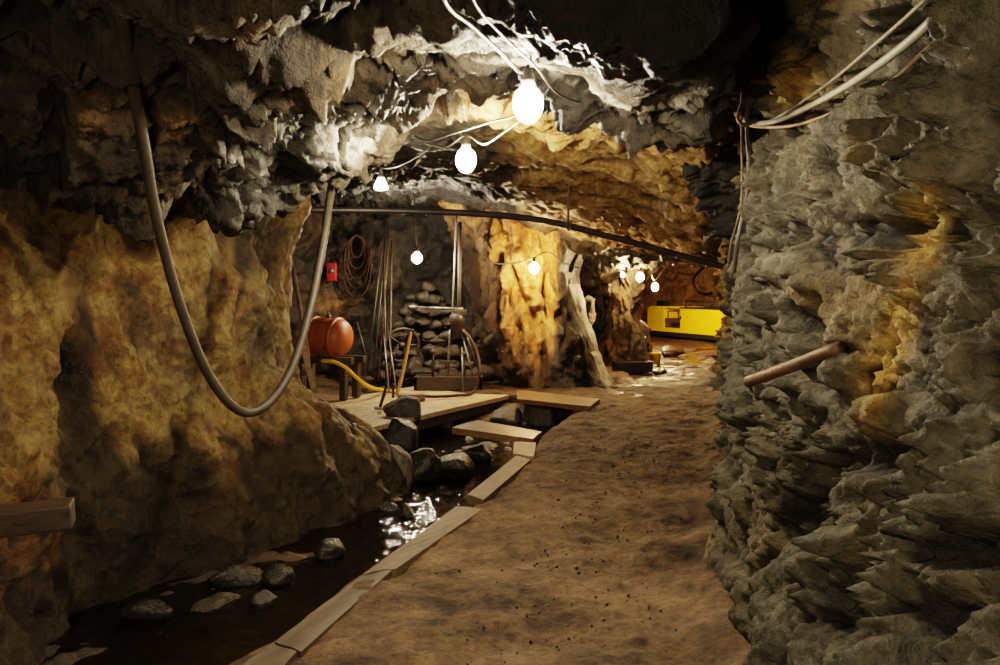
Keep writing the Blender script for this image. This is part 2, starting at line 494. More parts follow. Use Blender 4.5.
M['handle'] = wood('ash_handle', (0.42, 0.24, 0.09), (0.65, 0.42, 0.18), 0.45, 0, (0.2, 0.1, 0.04), 0.2)

# ------------------------------------------------------------------ THE SETTING
rp_Y = [-2, 0, 1, 2, 3, 3.75, 4.4, 5, 5.4, 6.0, 6.6, 7.9, 10, 12.3, 16, 20, 24.5, 32]
rp_z = [-0.25, 0, 0.5, 1.0, 1.5, 2.0, 2.5, 3.1, 3.6]
rp_b = [0.75, 0.76, 0.8, 0.85, 0.92, 1.0, 1.08, 1.15, 1.32, 1.60, 1.74, 2.02, 2.56, 3.18, 4.15, 5.25, 6.5, 8.5]
near_l = [-0.02, 0, 0.09, 0.15, 0.20, 0.25, 0.32, 0.30, 0.15]
mid_l = [-0.02, 0, 0.04, 0.06, 0.06, 0.0, -0.25, -0.7, -1.2]
far_l = [-0.02, 0, 0.04, 0.06, 0.03, -0.05, -0.3, -0.8, -1.3]
lean = []
for y in rp_Y:
    if y <= 5.4: lean.append(near_l)
    elif y <= 6.0: lean.append([(a*0.5 + b*0.5) for a, b in zip(near_l, mid_l)])
    elif y < 9: lean.append(mid_l)
    else: lean.append(far_l)
RT = np.array(rp_b)[:, None] + np.array(lean)
def right_X(Y, z):
    A = herm(rp_Y, RT, Y)                 # (n, nz)
    return A
def axis_pt(p):                            # a point of the gallery's middle at that depth
    y = p[:, 1]
    return np.stack([np.interp(y, [-2, 4, 8, 12, 16, 24, 32], [0, 0, 0.6, 1.6, 3, 5, 6]), y, np.full(len(y), 1.3)], 1)

def sheet_right():
    Y = np.concatenate([np.linspace(-2, 0.8, 50, endpoint=False), np.linspace(0.8, 6.6, 600, endpoint=False), np.linspace(6.6, 13, 150, endpoint=False), np.linspace(13, 32, 200)])
    z = np.linspace(-0.25, 3.4, 290)
    A = right_X(Y, None)
    S = np.zeros((len(Y), len(z), 3))
    for j in range(len(Y)):
        S[j, :, 0] = herm(rp_z, A[j], z)
    S[:, :, 1] = Y[:, None]; S[:, :, 2] = z[None]
    def disp(p):
        w = p + 0.12 * np.stack([gnoise(p, 1.5, 51), gnoise(p, 1.5, 52), gnoise(p, 1.5, 53)], 1)
        near = 1 - sstep(5.0, 7.5, p[:, 1])
        sk = np.stack([w[:, 0], (w[:, 2] - w[:, 1]) * 0.6, (w[:, 2] + w[:, 1]) * 0.8], 1)
        md = 0.35 + 0.95 * sstep(-0.35, 0.45, fbm(p, 1.5, 2, 69))
        f1, c1 = facets(sk, 2.6, 3, 0.9, 0.9, 18)
        f2, c2 = facets(sk + 0.05 * gnoise(p, 5, 2)[:, None], 5.5, 4, 1.1, 0.9, 30)
        f3, c3 = facets(w, 12.0, 5, 1.1, 0.8, 30)
        f4, c4 = facets(w, 26.0, 7, 1.1, 0.8, 25)
        b = fbm(p, 0.9, 3, 6)
        hole = np.minimum(fbm(w, 2.6, 2, 66) + 0.30, 0)
        hole2 = np.minimum(fbm(w, 6.5, 2, 67) + 0.25, 0)
        hole3 = np.minimum(fbm(w, 17, 2, 68) + 0.22, 0)
        d = 0.48 * f1 + 0.62 * f2 * md + 0.75 * f3 * md + 0.85 * f4 * (0.3 + 0.7 * md) + 0.04 * b + 0.011 * fbm(p, 30, 3, 8) + (0.30 * hole + 0.19 * hole2 + 0.07 * hole3) * (0.3 + 0.7 * near)
        d = d - 0.02 * np.exp(-(c1 / 0.03) ** 2) * near - 0.010 * np.exp(-(c2 / 0.014) ** 2) - 0.015
        pits = 0.34 * blob(p, 790, 503, 22, 34) + 0.24 * blob(p, 868, 232, 26, 18, -0.6) + 0.30 * blob(p, 862, 455, 34, 20) + 0.26 * blob(p, 940, 545, 30, 18, -0.5) + 0.24 * blob(p, 838, 600, 22, 26) + 0.14 * blob(p, 932, 235, 16, 26) + 0.18 * blob(p, 995, 470, 14, 40) + 0.12 * blob(p, 850, 505, 25, 25)
        pits = pits + 0.12 * blob(p, 860, 75, 95, 20, -0.62) + 0.10 * blob(p, 800, 112, 50, 22)
        d = d - pits * near
        edge = 1 - 0.5 * np.exp(-((p[:, 1] - 5.2) / 0.6) ** 2)
        return d * edge * (0.35 + 0.65 * sstep(-0.1, 0.5, p[:, 2]))
    def mask(p):
        m = np.zeros((len(p), 3))
        r = 0.8 * blob(p, 925, 225, 15, 48) + 0.8 * blob(p, 897, 330, 16, 70, 0.2) + 0.9 * blob(p, 792, 82, 18, 30) + 0.5 * blob(p, 870, 390, 18, 60) + 0.5*blob(p, 690, 540, 20, 50)
        r = r * (1 - sstep(5, 6.2, p[:, 1]))
        r = r + 0.06 + 0.85 * sstep(7.6, 8.6, p[:, 1]) + 0.25 * np.clip(fbm(p, 1.2, 3, 77), 0, 1)
        m[:, 0] = np.clip(r, 0, 1)
        m[:, 2] = np.clip(0.8 * (blob(p, 790, 503, 22, 34) + blob(p, 862, 455, 34, 20) + blob(p, 940, 545, 30, 18, -0.5) + blob(p, 838, 600, 22, 26) + 0.7 * blob(p, 872, 236, 24, 16, -0.6)) * (p[:, 1] < 5) + 0.9 * sstep(5.3, 6.2, p[:, 1]) * (1 - sstep(7.4, 8.4, p[:, 1])) * sstep(1.2, 1.9, p[:, 2]) + 0.35 * sstep(0.4, 0.0, p[:, 2]) + 0.25 * np.clip(fbm(p, 1.7, 3, 78), 0, 1), 0, 1)  # shade inside the pits painted dark; also darker towards the floor
        return m
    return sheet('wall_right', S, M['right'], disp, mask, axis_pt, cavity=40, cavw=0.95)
sheet_right()

# left wall: X over (Y, z)
lz = [-0.5, -0.25, 0, 0.2, 0.45, 0.7, 1.0, 1.5, 2.0, 2.3, 3.2]
LT = {
 -2: [-2.2]*4 + [-2.25, -2.3, -2.3, -2.35, -2.4, -2.4, -2.4],
 2: [-2.2]*4 + [-2.25, -2.3, -2.35, -2.4, -2.5, -2.5, -2.5],
 3.6: [-2.2, -2.22, -2.25, -2.28, -2.32, -2.36, -2.42, -2.5, -2.6, -2.65, -2.7],
 4.5: [-2.2, -2.25, -2.30, -2.34, -2.38, -2.42, -2.48, -2.58, -2.68, -2.72, -2.75],
 5.1: [-2.12, -2.18, -2.24, -2.29, -2.34, -2.38, -2.43, -2.5, -2.56, -2.6, -2.6],
 5.6: [-1.82, -1.88, -1.96, -2.03, -2.1, -2.16, -2.22, -2.3, -2.36, -2.38, -2.4],
 6.4: [-1.36, -1.43, -1.55, -1.65, -1.77, -1.86, -1.92, -1.96, -1.95, -1.92, -1.9],
 7.0: [-1.1, -1.15, -1.27, -1.4, -1.57, -1.74, -1.84, -1.86, -1.82, -1.75, -1.7],
 7.5: [-.85, -.92, -1.03, -1.18, -1.45, -1.72, -1.84, -1.84, -1.8, -1.68, -1.62],
 7.95: [-.72, -.78, -.88, -1.02, -1.38, -1.78, -1.88, -1.84, -1.8, -1.66, -1.6],
 8.25: [-.84, -.88, -1.0, -1.2, -1.6, -1.95, -2.0, -1.95, -1.9, -1.8, -1.75],
 8.6: [-1.4, -1.45, -1.6, -1.8, -2.1, -2.4, -2.4, -2.4, -2.4, -2.4, -2.4],
 9.0: [-2.1, -2.2, -2.3, -2.5, -2.7, -2.9, -2.9, -2.9, -2.9, -2.9, -2.9],
 10: [-2.9]*4 + [-3.2]*7, 12: [-3.3]*4 + [-3.6]*7, 17: [-3.5]*11,
}
def sheet_left():
    ky = sorted(LT); T = np.array([LT[k] for k in ky], float)
    Y = np.concatenate([np.linspace(-2, 3, 40, endpoint=False), np.linspace(3, 7.2, 210, endpoint=False), np.linspace(7.2, 9.2, 150, endpoint=False), np.linspace(9.2, 17, 80)])
    z = np.linspace(-0.5, 3.1, 210)
    A = herm(ky, T, Y)
    S = np.zeros((len(Y), len(z), 3))
    for j in range(len(Y)):
        S[j, :, 0] = herm(lz, A[j], z)
    S[:, :, 1] = Y[:, None]; S[:, :, 2] = z[None]
    def inside(p):
        q = axis_pt(p); q[:, 1] -= 3.0
        return q
    def disp(p):
        w = p + 0.15 * np.stack([gnoise(p, 1.2, 31), gnoise(p, 1.2, 32), gnoise(p, 1.2, 33)], 1)
        f1, c1 = facets(w * np.array([1, 1, 0.6]), 2.0, 13, 0.6, 0.4)
        f2, c2 = facets(w, 6.0, 14, 0.6, 0.5)
        f3, c3 = facets(w * np.array([1, 1, 0.7]), 14.0, 15, 0.8, 0.5, 13)
        edge = 1 - 0.5 * np.exp(-((p[:, 1] - 8) / 0.4) ** 2)
        d = 0.42 * f1 + 0.4 * f2 + 0.35 * f3 + 0.08 * fbm(p * np.array([1, 1, 0.5]), 1.1, 3, 16) + 0.014 * fbm(p, 18, 4, 18)
        d = d - 0.07 * np.clip(0.32 - np.abs(gnoise(w * np.array([1, 1, 0.35]), 2.1, 21)), 0, 1) - 0.045 * np.clip(0.3 - np.abs(gnoise(w * np.array([1, 1, 0.6]), 5.5, 22)), 0, 1) + 0.03 * np.clip(fbm(w, 4.0, 3, 23), -0.2, 0.6)
        groove = 0.16 * blob(p, 82, 385, 12, 50, 0.05) + 0.18 * blob(p, 80, 360, 10, 22)
        groove = groove + 0.3 * blob(p, 255, 235, 24, 40) + 0.05 * blob(p, 370, 300, 30, 60)
        return d * edge - groove
    def mask(p):
        m = np.zeros((len(p), 3))
        m[:, 0] = np.clip(0.72 + 0.5 * fbm(p, 0.8, 3, 19) - 0.9 * sstep(8.6, 9.3, p[:, 1]), 0, 1)
        m[:, 0] = np.clip(m[:, 0] + 0.5 * blob(p, 300, 240, 25, 70), 0, 1)
        st = 0.9 * blob(p, 80, 385, 17, 62, 0.05) + 0.9 * blob(p, 95, 480, 26, 60) + 0.6 * blob(p, 150, 520, 60, 60) + 0.95 * blob(p, 255, 225, 32, 55) + 0.5 * blob(p, 280, 470, 60, 40) + 0.9 * blob(p, 50, 180, 120, 20, 0.2)  # stains, with the shade under the overhang painted in
        st = st + 0.55 * sstep(0.15, -0.15, p[:, 2]) + 0.45 * np.clip(fbm(p * np.array([1, 1, 0.4]), 1.8, 4, 20), 0, 1) + 0.5 * np.clip(0.2 - np.abs(gnoise(p * np.array([1, 1, 0.35]), 2.1, 21)), 0, 1) / 0.2 * 0.8 + 0.35 * sstep(0.9, 0.0, p[:, 2])  # furrow shade painted in; wall darker towards the floor
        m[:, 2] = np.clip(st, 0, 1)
        m[:, 1] = np.clip(0.22 * blob(p, 40, 320, 60, 80), 0, 1)
        return m
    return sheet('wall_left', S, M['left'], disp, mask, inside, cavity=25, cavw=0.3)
sheet_left()

# roof: height over (X, Y)
cp = [(0,150,4.2),(60,168,4.5),(120,185,4.8),(180,213,5.0),(230,240,5.1),(265,228,5.3),(290,208,5.6),(335,168,6.2),
      (0,0,3.2),(0,-200,2.2),(60,60,3.6),(120,90,3.9),(120,-20,3.0),(230,130,4.1),(230,30,3.2),(230,-120,2.3),(180,160,4.4),
      (330,60,3.9),(330,110,4.8),(280,170,5.1),(400,40,3.4),(400,-100,2.2),(380,95,4.8),
      (440,56,3.5),(490,60,3.55),(540,62,3.6),(570,78,3.7),(600,93,3.8),(650,114,4.0),(700,130,4.3),
      (540,14,2.75),(640,55,3.05),(640,0,2.6),(540,-90,2.2),(640,-90,2.1),(700,60,3.4),(720,90,4.2),(700,0,2.8),
      (560,108,5.3),(560,130,6.5),(560,160,7.8),(560,198,10),(560,220,12),(560,234,13.5),
      (640,128,5.4),(680,160,6.6),(640,178,9),(640,228,12),(700,205,8.2),(708,240,9.8),(716,258,11),
      (470,105,5.3),(410,118,5.8),(450,150,8),(380,148,8),(400,178,12),(340,178,12),(450,190,13),(300,190,13),(350,140,6.4),
      (500,200,13),(480,180,11),
      (590,270,15),(605,292,16),(625,268,16),(650,252,15.5),(690,256,14),(700,260,13),
      (650,262,18),(620,262,19),(690,258,20),(690,254,24),(640,256,24)]
ck = [( (a-500)/F*Y, Y, CH-(b-HZ)/F*Y) for a, b, Y in cp]
ck += [(-2.2,6.2,2.5),(-1.6,6.6,2.75),(-1.9,5.9,2.45),(-2.6,5.2,2.55),(-3.2,4.5,2.5),(-3.2,7,2.5),(-3,-2,2.4),(0,-2,2.4),(2,-2,2.9),(2.0,1,3.2),(-3,1,2.4),(0,.6,2.35),
       (0.1,4.2,2.60),(0.4,4.5,2.58),(-0.5,4.3,2.64),(-4.5,12,2.9),(-4.5,9,2.8),(-1,15,2.9),(-3,16,2.9),
       (4,32,2.4),(8.5,32,2.4),(6,28,2.45),(8,24,2.3),(4,12,1.6),(3,8,1.9),(2.6,5,2.7),(5,18,2.0),(0,20,2.3),(0,32,2.4)]
ck += [(0.63,3.0,2.47),(0.95,3.0,3.0),(0.75,2.2,2.55),(1.0,2.0,3.0),(0.9,1.2,2.9),(1.3,3.0,3.2),(1.5,4.2,3.1),(1.12,4.2,2.58),(1.6,3.0,3.3),(1.5,1,3.2),(0.9,3.6,2.55),(1.3,3.7,3.05),(1.5,5.0,2.75),(0.5,1.0,2.45)]
ck = np.array(ck)
roof_z = rbf(ck[:, :2], ck[:, 2], 0.25)
def sheet_roof():
    Y = np.concatenate([np.linspace(-2, 1.6, 40, endpoint=False), np.linspace(1.6, 6.6, 330, endpoint=False), np.linspace(6.6, 14, 190, endpoint=False), np.linspace(14, 33, 150)])
    t = np.linspace(0, 1, 330)
    xl = np.interp(Y, [-2, 5, 7, 12, 17, 33], [-3.0, -3.2, -3.6, -4.6, -3.5, 1.0])
    xr = np.interp(Y, [-2, 5, 7, 12, 17, 33], [1.9, 2.0, 2.4, 4.0, 5.0, 9.0])
    S = np.zeros((len(Y), len(t), 3))
    S[:, :, 0] = xl[:, None] + (xr - xl)[:, None] * t[None]
    S[:, :, 1] = Y[:, None]
    S[:, :, 2] = np.maximum(roof_z(S[:, :, :2].reshape(-1, 2)), 1.2).reshape(len(Y), len(t))
    xb = np.where(Y < 3, 0.66 * Y / 3 + 0.02, 0.68 + 0.376 * (Y - 3))          # the roof ends in a lip; a cleft opens beside the right wall
    fade = (1 - sstep(4.9, 5.6, Y)) * sstep(0.3, 1.2, Y)
    S[:, :, 2] += 1.0 * sstep(-0.06, 0.10, S[:, :, 0] - xb[:, None]) * fade[:, None]
    def inside(p):
        q = p.copy(); q[:, 2] = 0.3
        return q
    def disp(p):
        w = p + 0.15 * np.stack([gnoise(p, 1.3, 41), gnoise(p, 1.3, 42), gnoise(p, 1.3, 43)], 1)
        sk = np.stack([w[:, 0] * 0.8 + 0.4 * w[:, 2], w[:, 1] * 1.25, w[:, 2] * 1.1 - 0.3 * w[:, 0]], 1)
        f1, c1 = facets(sk, 1.9, 23, 0.7, 0.7)
        f2, c2 = facets(sk, 5.2, 24, 1.0, 0.8, 26)
        f3, c3 = facets(sk, 12.0, 25, 1.0, 0.7, 30)
        f4, c4 = facets(w, 26.0, 27, 1.0, 0.7, 25)
        near = 1 - sstep(5.2, 6.5, p[:, 1]) * sstep(-1.6, -0.8, p[:, 0])
        d = f1 * (0.35 + 0.25 * near) + f2 * (0.35 + 0.35 * near) + f3 * (0.15 + 0.6 * near) + f4 * (0.1 + 0.65 * near) + 0.05 * fbm(p, 1.0, 3, 26) + 0.014 * fbm(p, 16, 4, 28)
        # slabby layers on the ochre part
        d = d + (1 - near) * 0.05 * fbm(p * np.array([0.6, 1.8, 4.0]), 1.6, 4, 29)
        lampd = np.sqrt((p[:, 0] - 0.11) ** 2 + (p[:, 1] - 3.4) ** 2)
        return 0.85 * d * (0.35 + 0.65 * sstep(0.15, 0.8, lampd)) - 0.05 * sstep(0.9, 0.2, lampd)
    def mask(p):
        m = np.zeros((len(p), 3))
        dome = sstep(4.3, 5.2, p[:, 1]) * sstep(-0.6, 0.2, p[:, 0] - 0.05 * (p[:, 1] - 5)) * (1 - sstep(0.0, 0.5, p[:, 0] - (1.0 + 0.23 * (p[:, 1] - 5))))
        r = 0.95 * dome + 0.05 + 0.3 * np.clip(fbm(p, 0.9, 3, 30), -0.5, 1) + 0.9 * sstep(18, 20, p[:, 1])
        r = r + 0.3 * blob(p, 300, 60, 110, 40, 0.3) + 0.35 * blob(p, 90, 120, 40, 30) + 0.4 * blob(p, 180, 130, 25, 20)
        r = r * (1 - 0.7 * sstep(11.5, 13.5, p[:, 1]) * (1 - sstep(18, 20, p[:, 1])))
        r = r * (1 - 0.9 * (p[:, 0] < -0.2) * sstep(8.5, 10.5, p[:, 1]))
        m[:, 0] = np.clip(r, 0, 1)
        g = 0.75 * blob(p, 345, 140, 50, 30, -0.5) + 0.5 * blob(p, 500, 62, 70, 8, 0.15) + 0.5 * blob(p, 600, 95, 60, 8, 0.45) + 0.4 * blob(p, 240, 170, 40, 60)  # edges lit by the bulb are whitened in the colour
        m[:, 1] = np.clip(g, 0, 1)
        b = 0.8 * sstep(-0.15, 0.15, p[:, 0]) * (1 - sstep(3.3, 3.7, p[:, 1])) + 0.5 * np.clip(fbm(p, 1.4, 3, 35), 0, 1) + 0.33 * (1 - sstep(4.8, 6.0, p[:, 1]))  # unlit near roof painted darker
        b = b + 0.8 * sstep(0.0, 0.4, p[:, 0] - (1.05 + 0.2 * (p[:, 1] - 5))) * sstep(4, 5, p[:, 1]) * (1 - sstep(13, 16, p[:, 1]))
        b = b + 0.8 * sstep(12.5, 14, p[:, 1]) * (1 - sstep(17.5, 19, p[:, 1])) + 0.5 * blob(p, 400, 95, 40, 18) + 0.9 * sstep(7.0, 8.5, p[:, 1]) * sstep(0.5, -0.2, p[:, 0])  # chamber roof darkened in colour to offset its bulb
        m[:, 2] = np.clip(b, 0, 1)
        return m
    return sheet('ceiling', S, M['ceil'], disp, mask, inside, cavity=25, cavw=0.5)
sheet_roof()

# back wall: along a plan line, behind the chamber, the pillars and the locomotive
def sheet_back():
    plan = np.array([(-4.2, 13.6), (-3.2, 15.2), (-1.5, 15.6), (-0.2, 15.7), (0.8, 17.0), (2.2, 20.2), (3.3, 23.5), (3.6, 28), (4.2, 32.2), (6.0, 32.4), (8.8, 30.5)])
    dl = np.concatenate([[0], np.cumsum(np.linalg.norm(np.diff(plan, axis=0), axis=1))])
    s = np.linspace(0, dl[-1], 620)
    xy = np.stack([herm(dl, plan[:, 0], s), herm(dl, plan[:, 1], s)], 1)
    z = np.linspace(-0.3, 3.3, 90)
    S = np.zeros((len(s), len(z), 3))
    S[:, :, 0] = xy[:, 0:1]; S[:, :, 1] = xy[:, 1:2]; S[:, :, 2] = z[None]
    heap = np.exp(-((xy[:, 0] + 0.9) / 0.9) ** 2) * (xy[:, 1] < 16.2)
    S[:, :, 1] -= heap[:, None] * 0.75 * sstep(1.15, 0.3, z)[None]
    def inside(p):
        q = p.copy(); q[:, 1] -= 6; q[:, 0] += 2.5 * sstep(16, 18, p[:, 1])
        return q
    def disp(p):
        f1, c1 = facets(p, 1.6, 61, 0.8, 0.6); f2, c2 = facets(p, 4.0, 62, 0.8, 0.7); f3, _ = facets(p, 10, 63, 0.6, 0.6)
        return 0.55 * f1 + 0.6 * f2 + 0.5 * f3 + 0.08 * fbm(p, 1, 3, 64)
    def mask(p):
        m = np.zeros((len(p), 3))
        m[:, 0] = np.clip(0.15 + 0.25 * fbm(p, 0.8, 3, 65) + 0.8 * sstep(19, 22, p[:, 1]) + 0.5 * blob(p, 335, 305, 15, 12), 0, 1)
        m[:, 2] = np.clip(0.25 * (p[:, 1] < 17) * sstep(1.0, 1.6, p[:, 2]), 0, 1)
        return m
    return sheet('wall_back', S, M['back'], disp, mask, inside, cavity=8, cavw=0.35)
sheet_back()

def pillar(name, zs, L, R, cy, ry, mat, disp, mask, seed):
    z = np.linspace(zs[0], zs[-1], 190)
    l = herm(zs, L, z); r = herm(zs, R, z)
    th = np.linspace(0, 2 * PI, 300, endpoint=False)
    cx, rx = (l + r) / 2, (r - l) / 2
    S = np.zeros((len(z), len(th), 3))
    cs = np.cos(th); sn = np.sin(th)
    S[:, :, 0] = cx[:, None] + rx[:, None] * (np.sign(cs) * np.abs(cs) ** 0.85)[None]
    S[:, :, 1] = cy + ry * sn[None] * (0.8 + 0.2 * (rx / rx.min())[:, None])
    S[:, :, 2] = z[:, None]
    def inside(p):
        q = p.copy(); c = np.interp(p[:, 2], z, cx)
        q[:, 0] = c + (p[:, 0] - c) * 3; q[:, 1] = cy + (p[:, 1] - cy) * 3
        return q
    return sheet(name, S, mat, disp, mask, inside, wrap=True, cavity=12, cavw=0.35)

def pd(p):
    w = p + 0.2 * np.stack([gnoise(p, 1.0, 71), gnoise(p, 1.0, 72), gnoise(p, 1.0, 73)], 1)
    f1, c1 = facets(w * np.array([1.2, 1.2, 0.55]), 1.7, 74, 0.8, 0.6); f2, _ = facets(w * np.array([1.2, 1.2, 0.6]), 4.2, 75, 0.8, 0.7); f3, _ = facets(w, 10, 76, 0.6, 0.6)
    fur = np.clip(0.28 - np.abs(gnoise(w * np.array([1, 1, 0.3]), 2.2, 171)), 0, 1)
    fur2 = np.clip(0.25 - np.abs(gnoise(w * np.array([1, 1, 0.35]), 5.0, 172)), 0, 1)
    cal = 1 - 0.75 * sstep(1.1, 1.35, p[:, 0] + 0.33 * (p[:, 2] - 0.6)) * (p[:, 1] < 16.3)
    return (0.5 * f1 + 0.5 * f2 + 0.45 * f3 + 0.06 * fbm(p, 1.2, 3, 77) - 0.55 * fur - 0.22 * fur2) * cal
def pm1(p):
    m = np.zeros((len(p), 3))
    x, y = pix(p)
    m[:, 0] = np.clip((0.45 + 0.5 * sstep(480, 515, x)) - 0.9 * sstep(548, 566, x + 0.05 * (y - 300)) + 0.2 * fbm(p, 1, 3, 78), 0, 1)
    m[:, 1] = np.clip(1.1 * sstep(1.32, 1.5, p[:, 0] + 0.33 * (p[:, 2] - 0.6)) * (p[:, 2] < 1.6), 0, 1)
    m[:, 2] = np.clip(0.9 * sstep(550, 566, x) * (1 - m[:, 1]) + 1.0 * blob(p, 470, 330, 32, 120) + 0.75 * sstep(1.0, 0.1, p[:, 2]) * (1 - m[:, 1]) + 0.3 * np.clip(fbm(p, 2, 3, 79), 0, 1), 0, 1)  # unlit right side, left edge and foot painted dark, away from the bulb
    return m
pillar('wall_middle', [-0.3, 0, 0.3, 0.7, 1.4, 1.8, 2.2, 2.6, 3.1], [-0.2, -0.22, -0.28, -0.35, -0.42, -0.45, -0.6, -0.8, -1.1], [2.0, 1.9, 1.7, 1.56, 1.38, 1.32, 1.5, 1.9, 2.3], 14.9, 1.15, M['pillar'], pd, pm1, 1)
def pm2(p):
    m = np.zeros((len(p), 3))
    m[:, 0] = np.clip(0.18 + 0.35 * fbm(p, 1, 3, 81), 0, 1)
    m[:, 2] = np.clip(0.2 + 0.4 * fbm(p, 1.4, 3, 82), 0, 1)
    return m
pillar('wall_middle_rear', [-0.3, 0, 0.6, 1.2, 1.7, 2.1, 2.8], [1.95, 1.97, 1.98, 1.98, 1.9, 1.7, 1.4], [3.05, 3.0, 2.98, 2.92, 2.95, 3.1, 3.4], 18.3, 1.1, M['pillar'], pd, pm2, 2)

# the trodden path
edge_px = [(232, 662), (275, 640), (360, 576), (410, 545), (470, 512), (487, 495), (530, 457), (543, 435), (572, 415), (600, 404)]
edge = [(-2.0, -2.0), (0, -1.95), (2, -1.5)] + [(G(a, b).y, G(a, b).x) for a, b in edge_px] + [(12.5, 1.0), (13.2, -0.6), (14, -1.2), (16, -0.6), (20, 1.5), (33, 3)]
edge = np.array(edge)
def path_edge(Y): return np.interp(Y, edge[:, 0], edge[:, 1])
def ground_mask(p):
    m = np.zeros((len(p), 3))
    w = blob(p, 635, 389, 34, 7, 0.1) + blob(p, 690, 361, 30, 8) + 0.8 * blob(p, 655, 372, 40, 10) + 0.7 * blob(p, 625, 394, 25, 5) + 0.6 * blob(p, 700, 350, 30, 6)
    m[:, 0] = np.clip(sstep(12.0, 14.2, p[:, 1]) + 0.25 * fbm(p, 0.8, 3, 193), 0, 1)  # far mud darkened in colour to offset the bulbs there
    m[:, 2] = np.clip(np.clip(w * (0.5 + 1.3 * fbm(p, 1.6, 3, 92)), 0, 1) * (p[:, 1] > 8) + 0.33 * sstep(12.5, 14.5, p[:, 1]) + 0.30 * np.clip(fbm(p, 1.1, 3, 192), 0, 1), 0, 1)
    return m
def sheet_floor():
    Y = np.concatenate([np.linspace(-2, 2.5, 40, endpoint=False), np.linspace(2.5, 9, 330, endpoint=False), np.linspace(9, 16, 170, endpoint=False), np.linspace(16, 33, 150)])
    t = np.linspace(0, 1, 190)
    xl = path_edge(Y)
    xr = herm(rp_Y, np.array(rp_b), np.clip(Y, -2, 32)) + 0.35
    S = np.zeros((len(Y), len(t) + 2, 3))
    S[:, 2:, 0] = xl[:, None] + (xr - xl)[:, None] * t[None]
    S[:, 2:, 2] = 0
    S[:, 1, 0] = xl - 0.015; S[:, 1, 2] = -0.06
    S[:, 0, 0] = xl - 0.04; S[:, 0, 2] = -0.55
    S[:, :, 1] = Y[:, None]
    nv, nu, _ = S.shape
    pts = S.reshape(-1, 3).copy()
    f2, c2 = facets(pts, 9, 93, 0.4, 0.4)
    lump = 0.045 * fbm(pts, 1.5, 3, 94) + 0.022 * np.maximum(fbm(pts, 7, 4, 95), -0.2) + 0.1 * f2 * (0.3 + np.clip(gnoise(pts, 0.9, 96) * 2, 0, 1)) + 0.012 * np.clip(fbm(pts, 14, 3, 97) - 0.25, 0, 1)
    u = np.tile(np.concatenate([[0, 0], t]), nv)
    mk = ground_mask(pts)
    d = (pts[:, 0] - np.repeat(xl, nu)) 
    top = np.tile(np.concatenate([[0, 0.4], np.ones(len(t))]), nv)
    lump = lump * sstep(0, 0.25, d + 0.1) * (1 - 0.9 * sstep(0.45, 0.8, mk[:, 2])) - 0.02 * sstep(0.45, 0.8, mk[:, 2])
    # earth banked up against the right wall
    xr2 = np.repeat(xr, nu) - pts[:, 0]
    bank = 0.16 * sstep(0.75, 0.2, xr2) * (0.6 + 0.5 * gnoise(pts, 1.6, 98))
    pts[:, 2] += top * (lump + np.maximum(bank, 0))
    o = raw_mesh('floor', pts, grid_faces(nv, nu), M['mud'], True, mk)
    o['kind'] = 'structure'
    return o
sheet_floor()

# stream bed and the chamber's ground
def sheet_bed():
    x = np.linspace(-4.4, 2.2, 230); y = np.concatenate([np.linspace(-2, 3, 30, endpoint=False), np.linspace(3, 9.5, 220, endpoint=False), np.linspace(9.5, 17, 140)])
    X, Y = np.meshgrid(x, y)
    p = np.stack([X.ravel(), Y.ravel(), np.zeros(X.size)], 1)
    f1, _ = facets(p, 3, 101, 0.6, 0.6); f2, _ = facets(p, 8, 102, 0.6, 0.7)
    z = -0.42 + 0.35 * f1 + 0.4 * f2 + 0.04 * fbm(p, 1.2, 3, 103)
    # shallows along the left wall
    z += 0.13 * sstep(0.9, 0.1, np.abs(p[:, 0] + 2.0 - 0.3 * (p[:, 1] - 4.5)))
    # the chamber's rock floor rises behind the stream
    back = sstep(0.0, 1.6, (p[:, 1] - 10.9) * 0.9 - 0.45 * (p[:, 0] + 1.4))
    z = z * (1 - back) + back * (-0.06 + 0.25 * f2 + 0.2 * f1 + 0.10 * sstep(13.6, 15.4, p[:, 1]))
    p[:, 2] = z
    m = np.zeros((len(p), 3)); m[:, 0] = 0.35 + 0.3 * fbm(p, 1, 3, 104) + 0.3 * back; m[:, 2] = 0.5 * (1 - back)
    o = raw_mesh('stream_bed', p, grid_faces(len(y), len(x)), M['bed'], True, np.clip(m, 0, 1))
    o['kind'] = 'structure'
sheet_bed()

def sheet_water():
    Y = np.linspace(-1.9, 12.6, 260); t = np.linspace(0, 1, 70)
    xl = np.full(len(Y), -2.9); xr = path_edge(Y) - 0.01
    p = np.zeros((len(Y), len(t), 3))
    p[:, :, 0] = xl[:, None] + (xr - xl)[:, None] * t[None]; p[:, :, 1] = Y[:, None]
    q = p.reshape(-1, 3)
    rip = blob(np.stack([q[:, 0], q[:, 1], np.full(len(q), -0.27)], 1), 425, 500, 45, 30)
    q[:, 2] = -0.27 + (0.004 + 0.024 * rip) * fbm(q, 9.0, 3, 111)
    o = raw_mesh('stream_water', q, grid_faces(len(Y), len(t)), M['water'], True)
    o['kind'] = 'structure'
sheet_water()

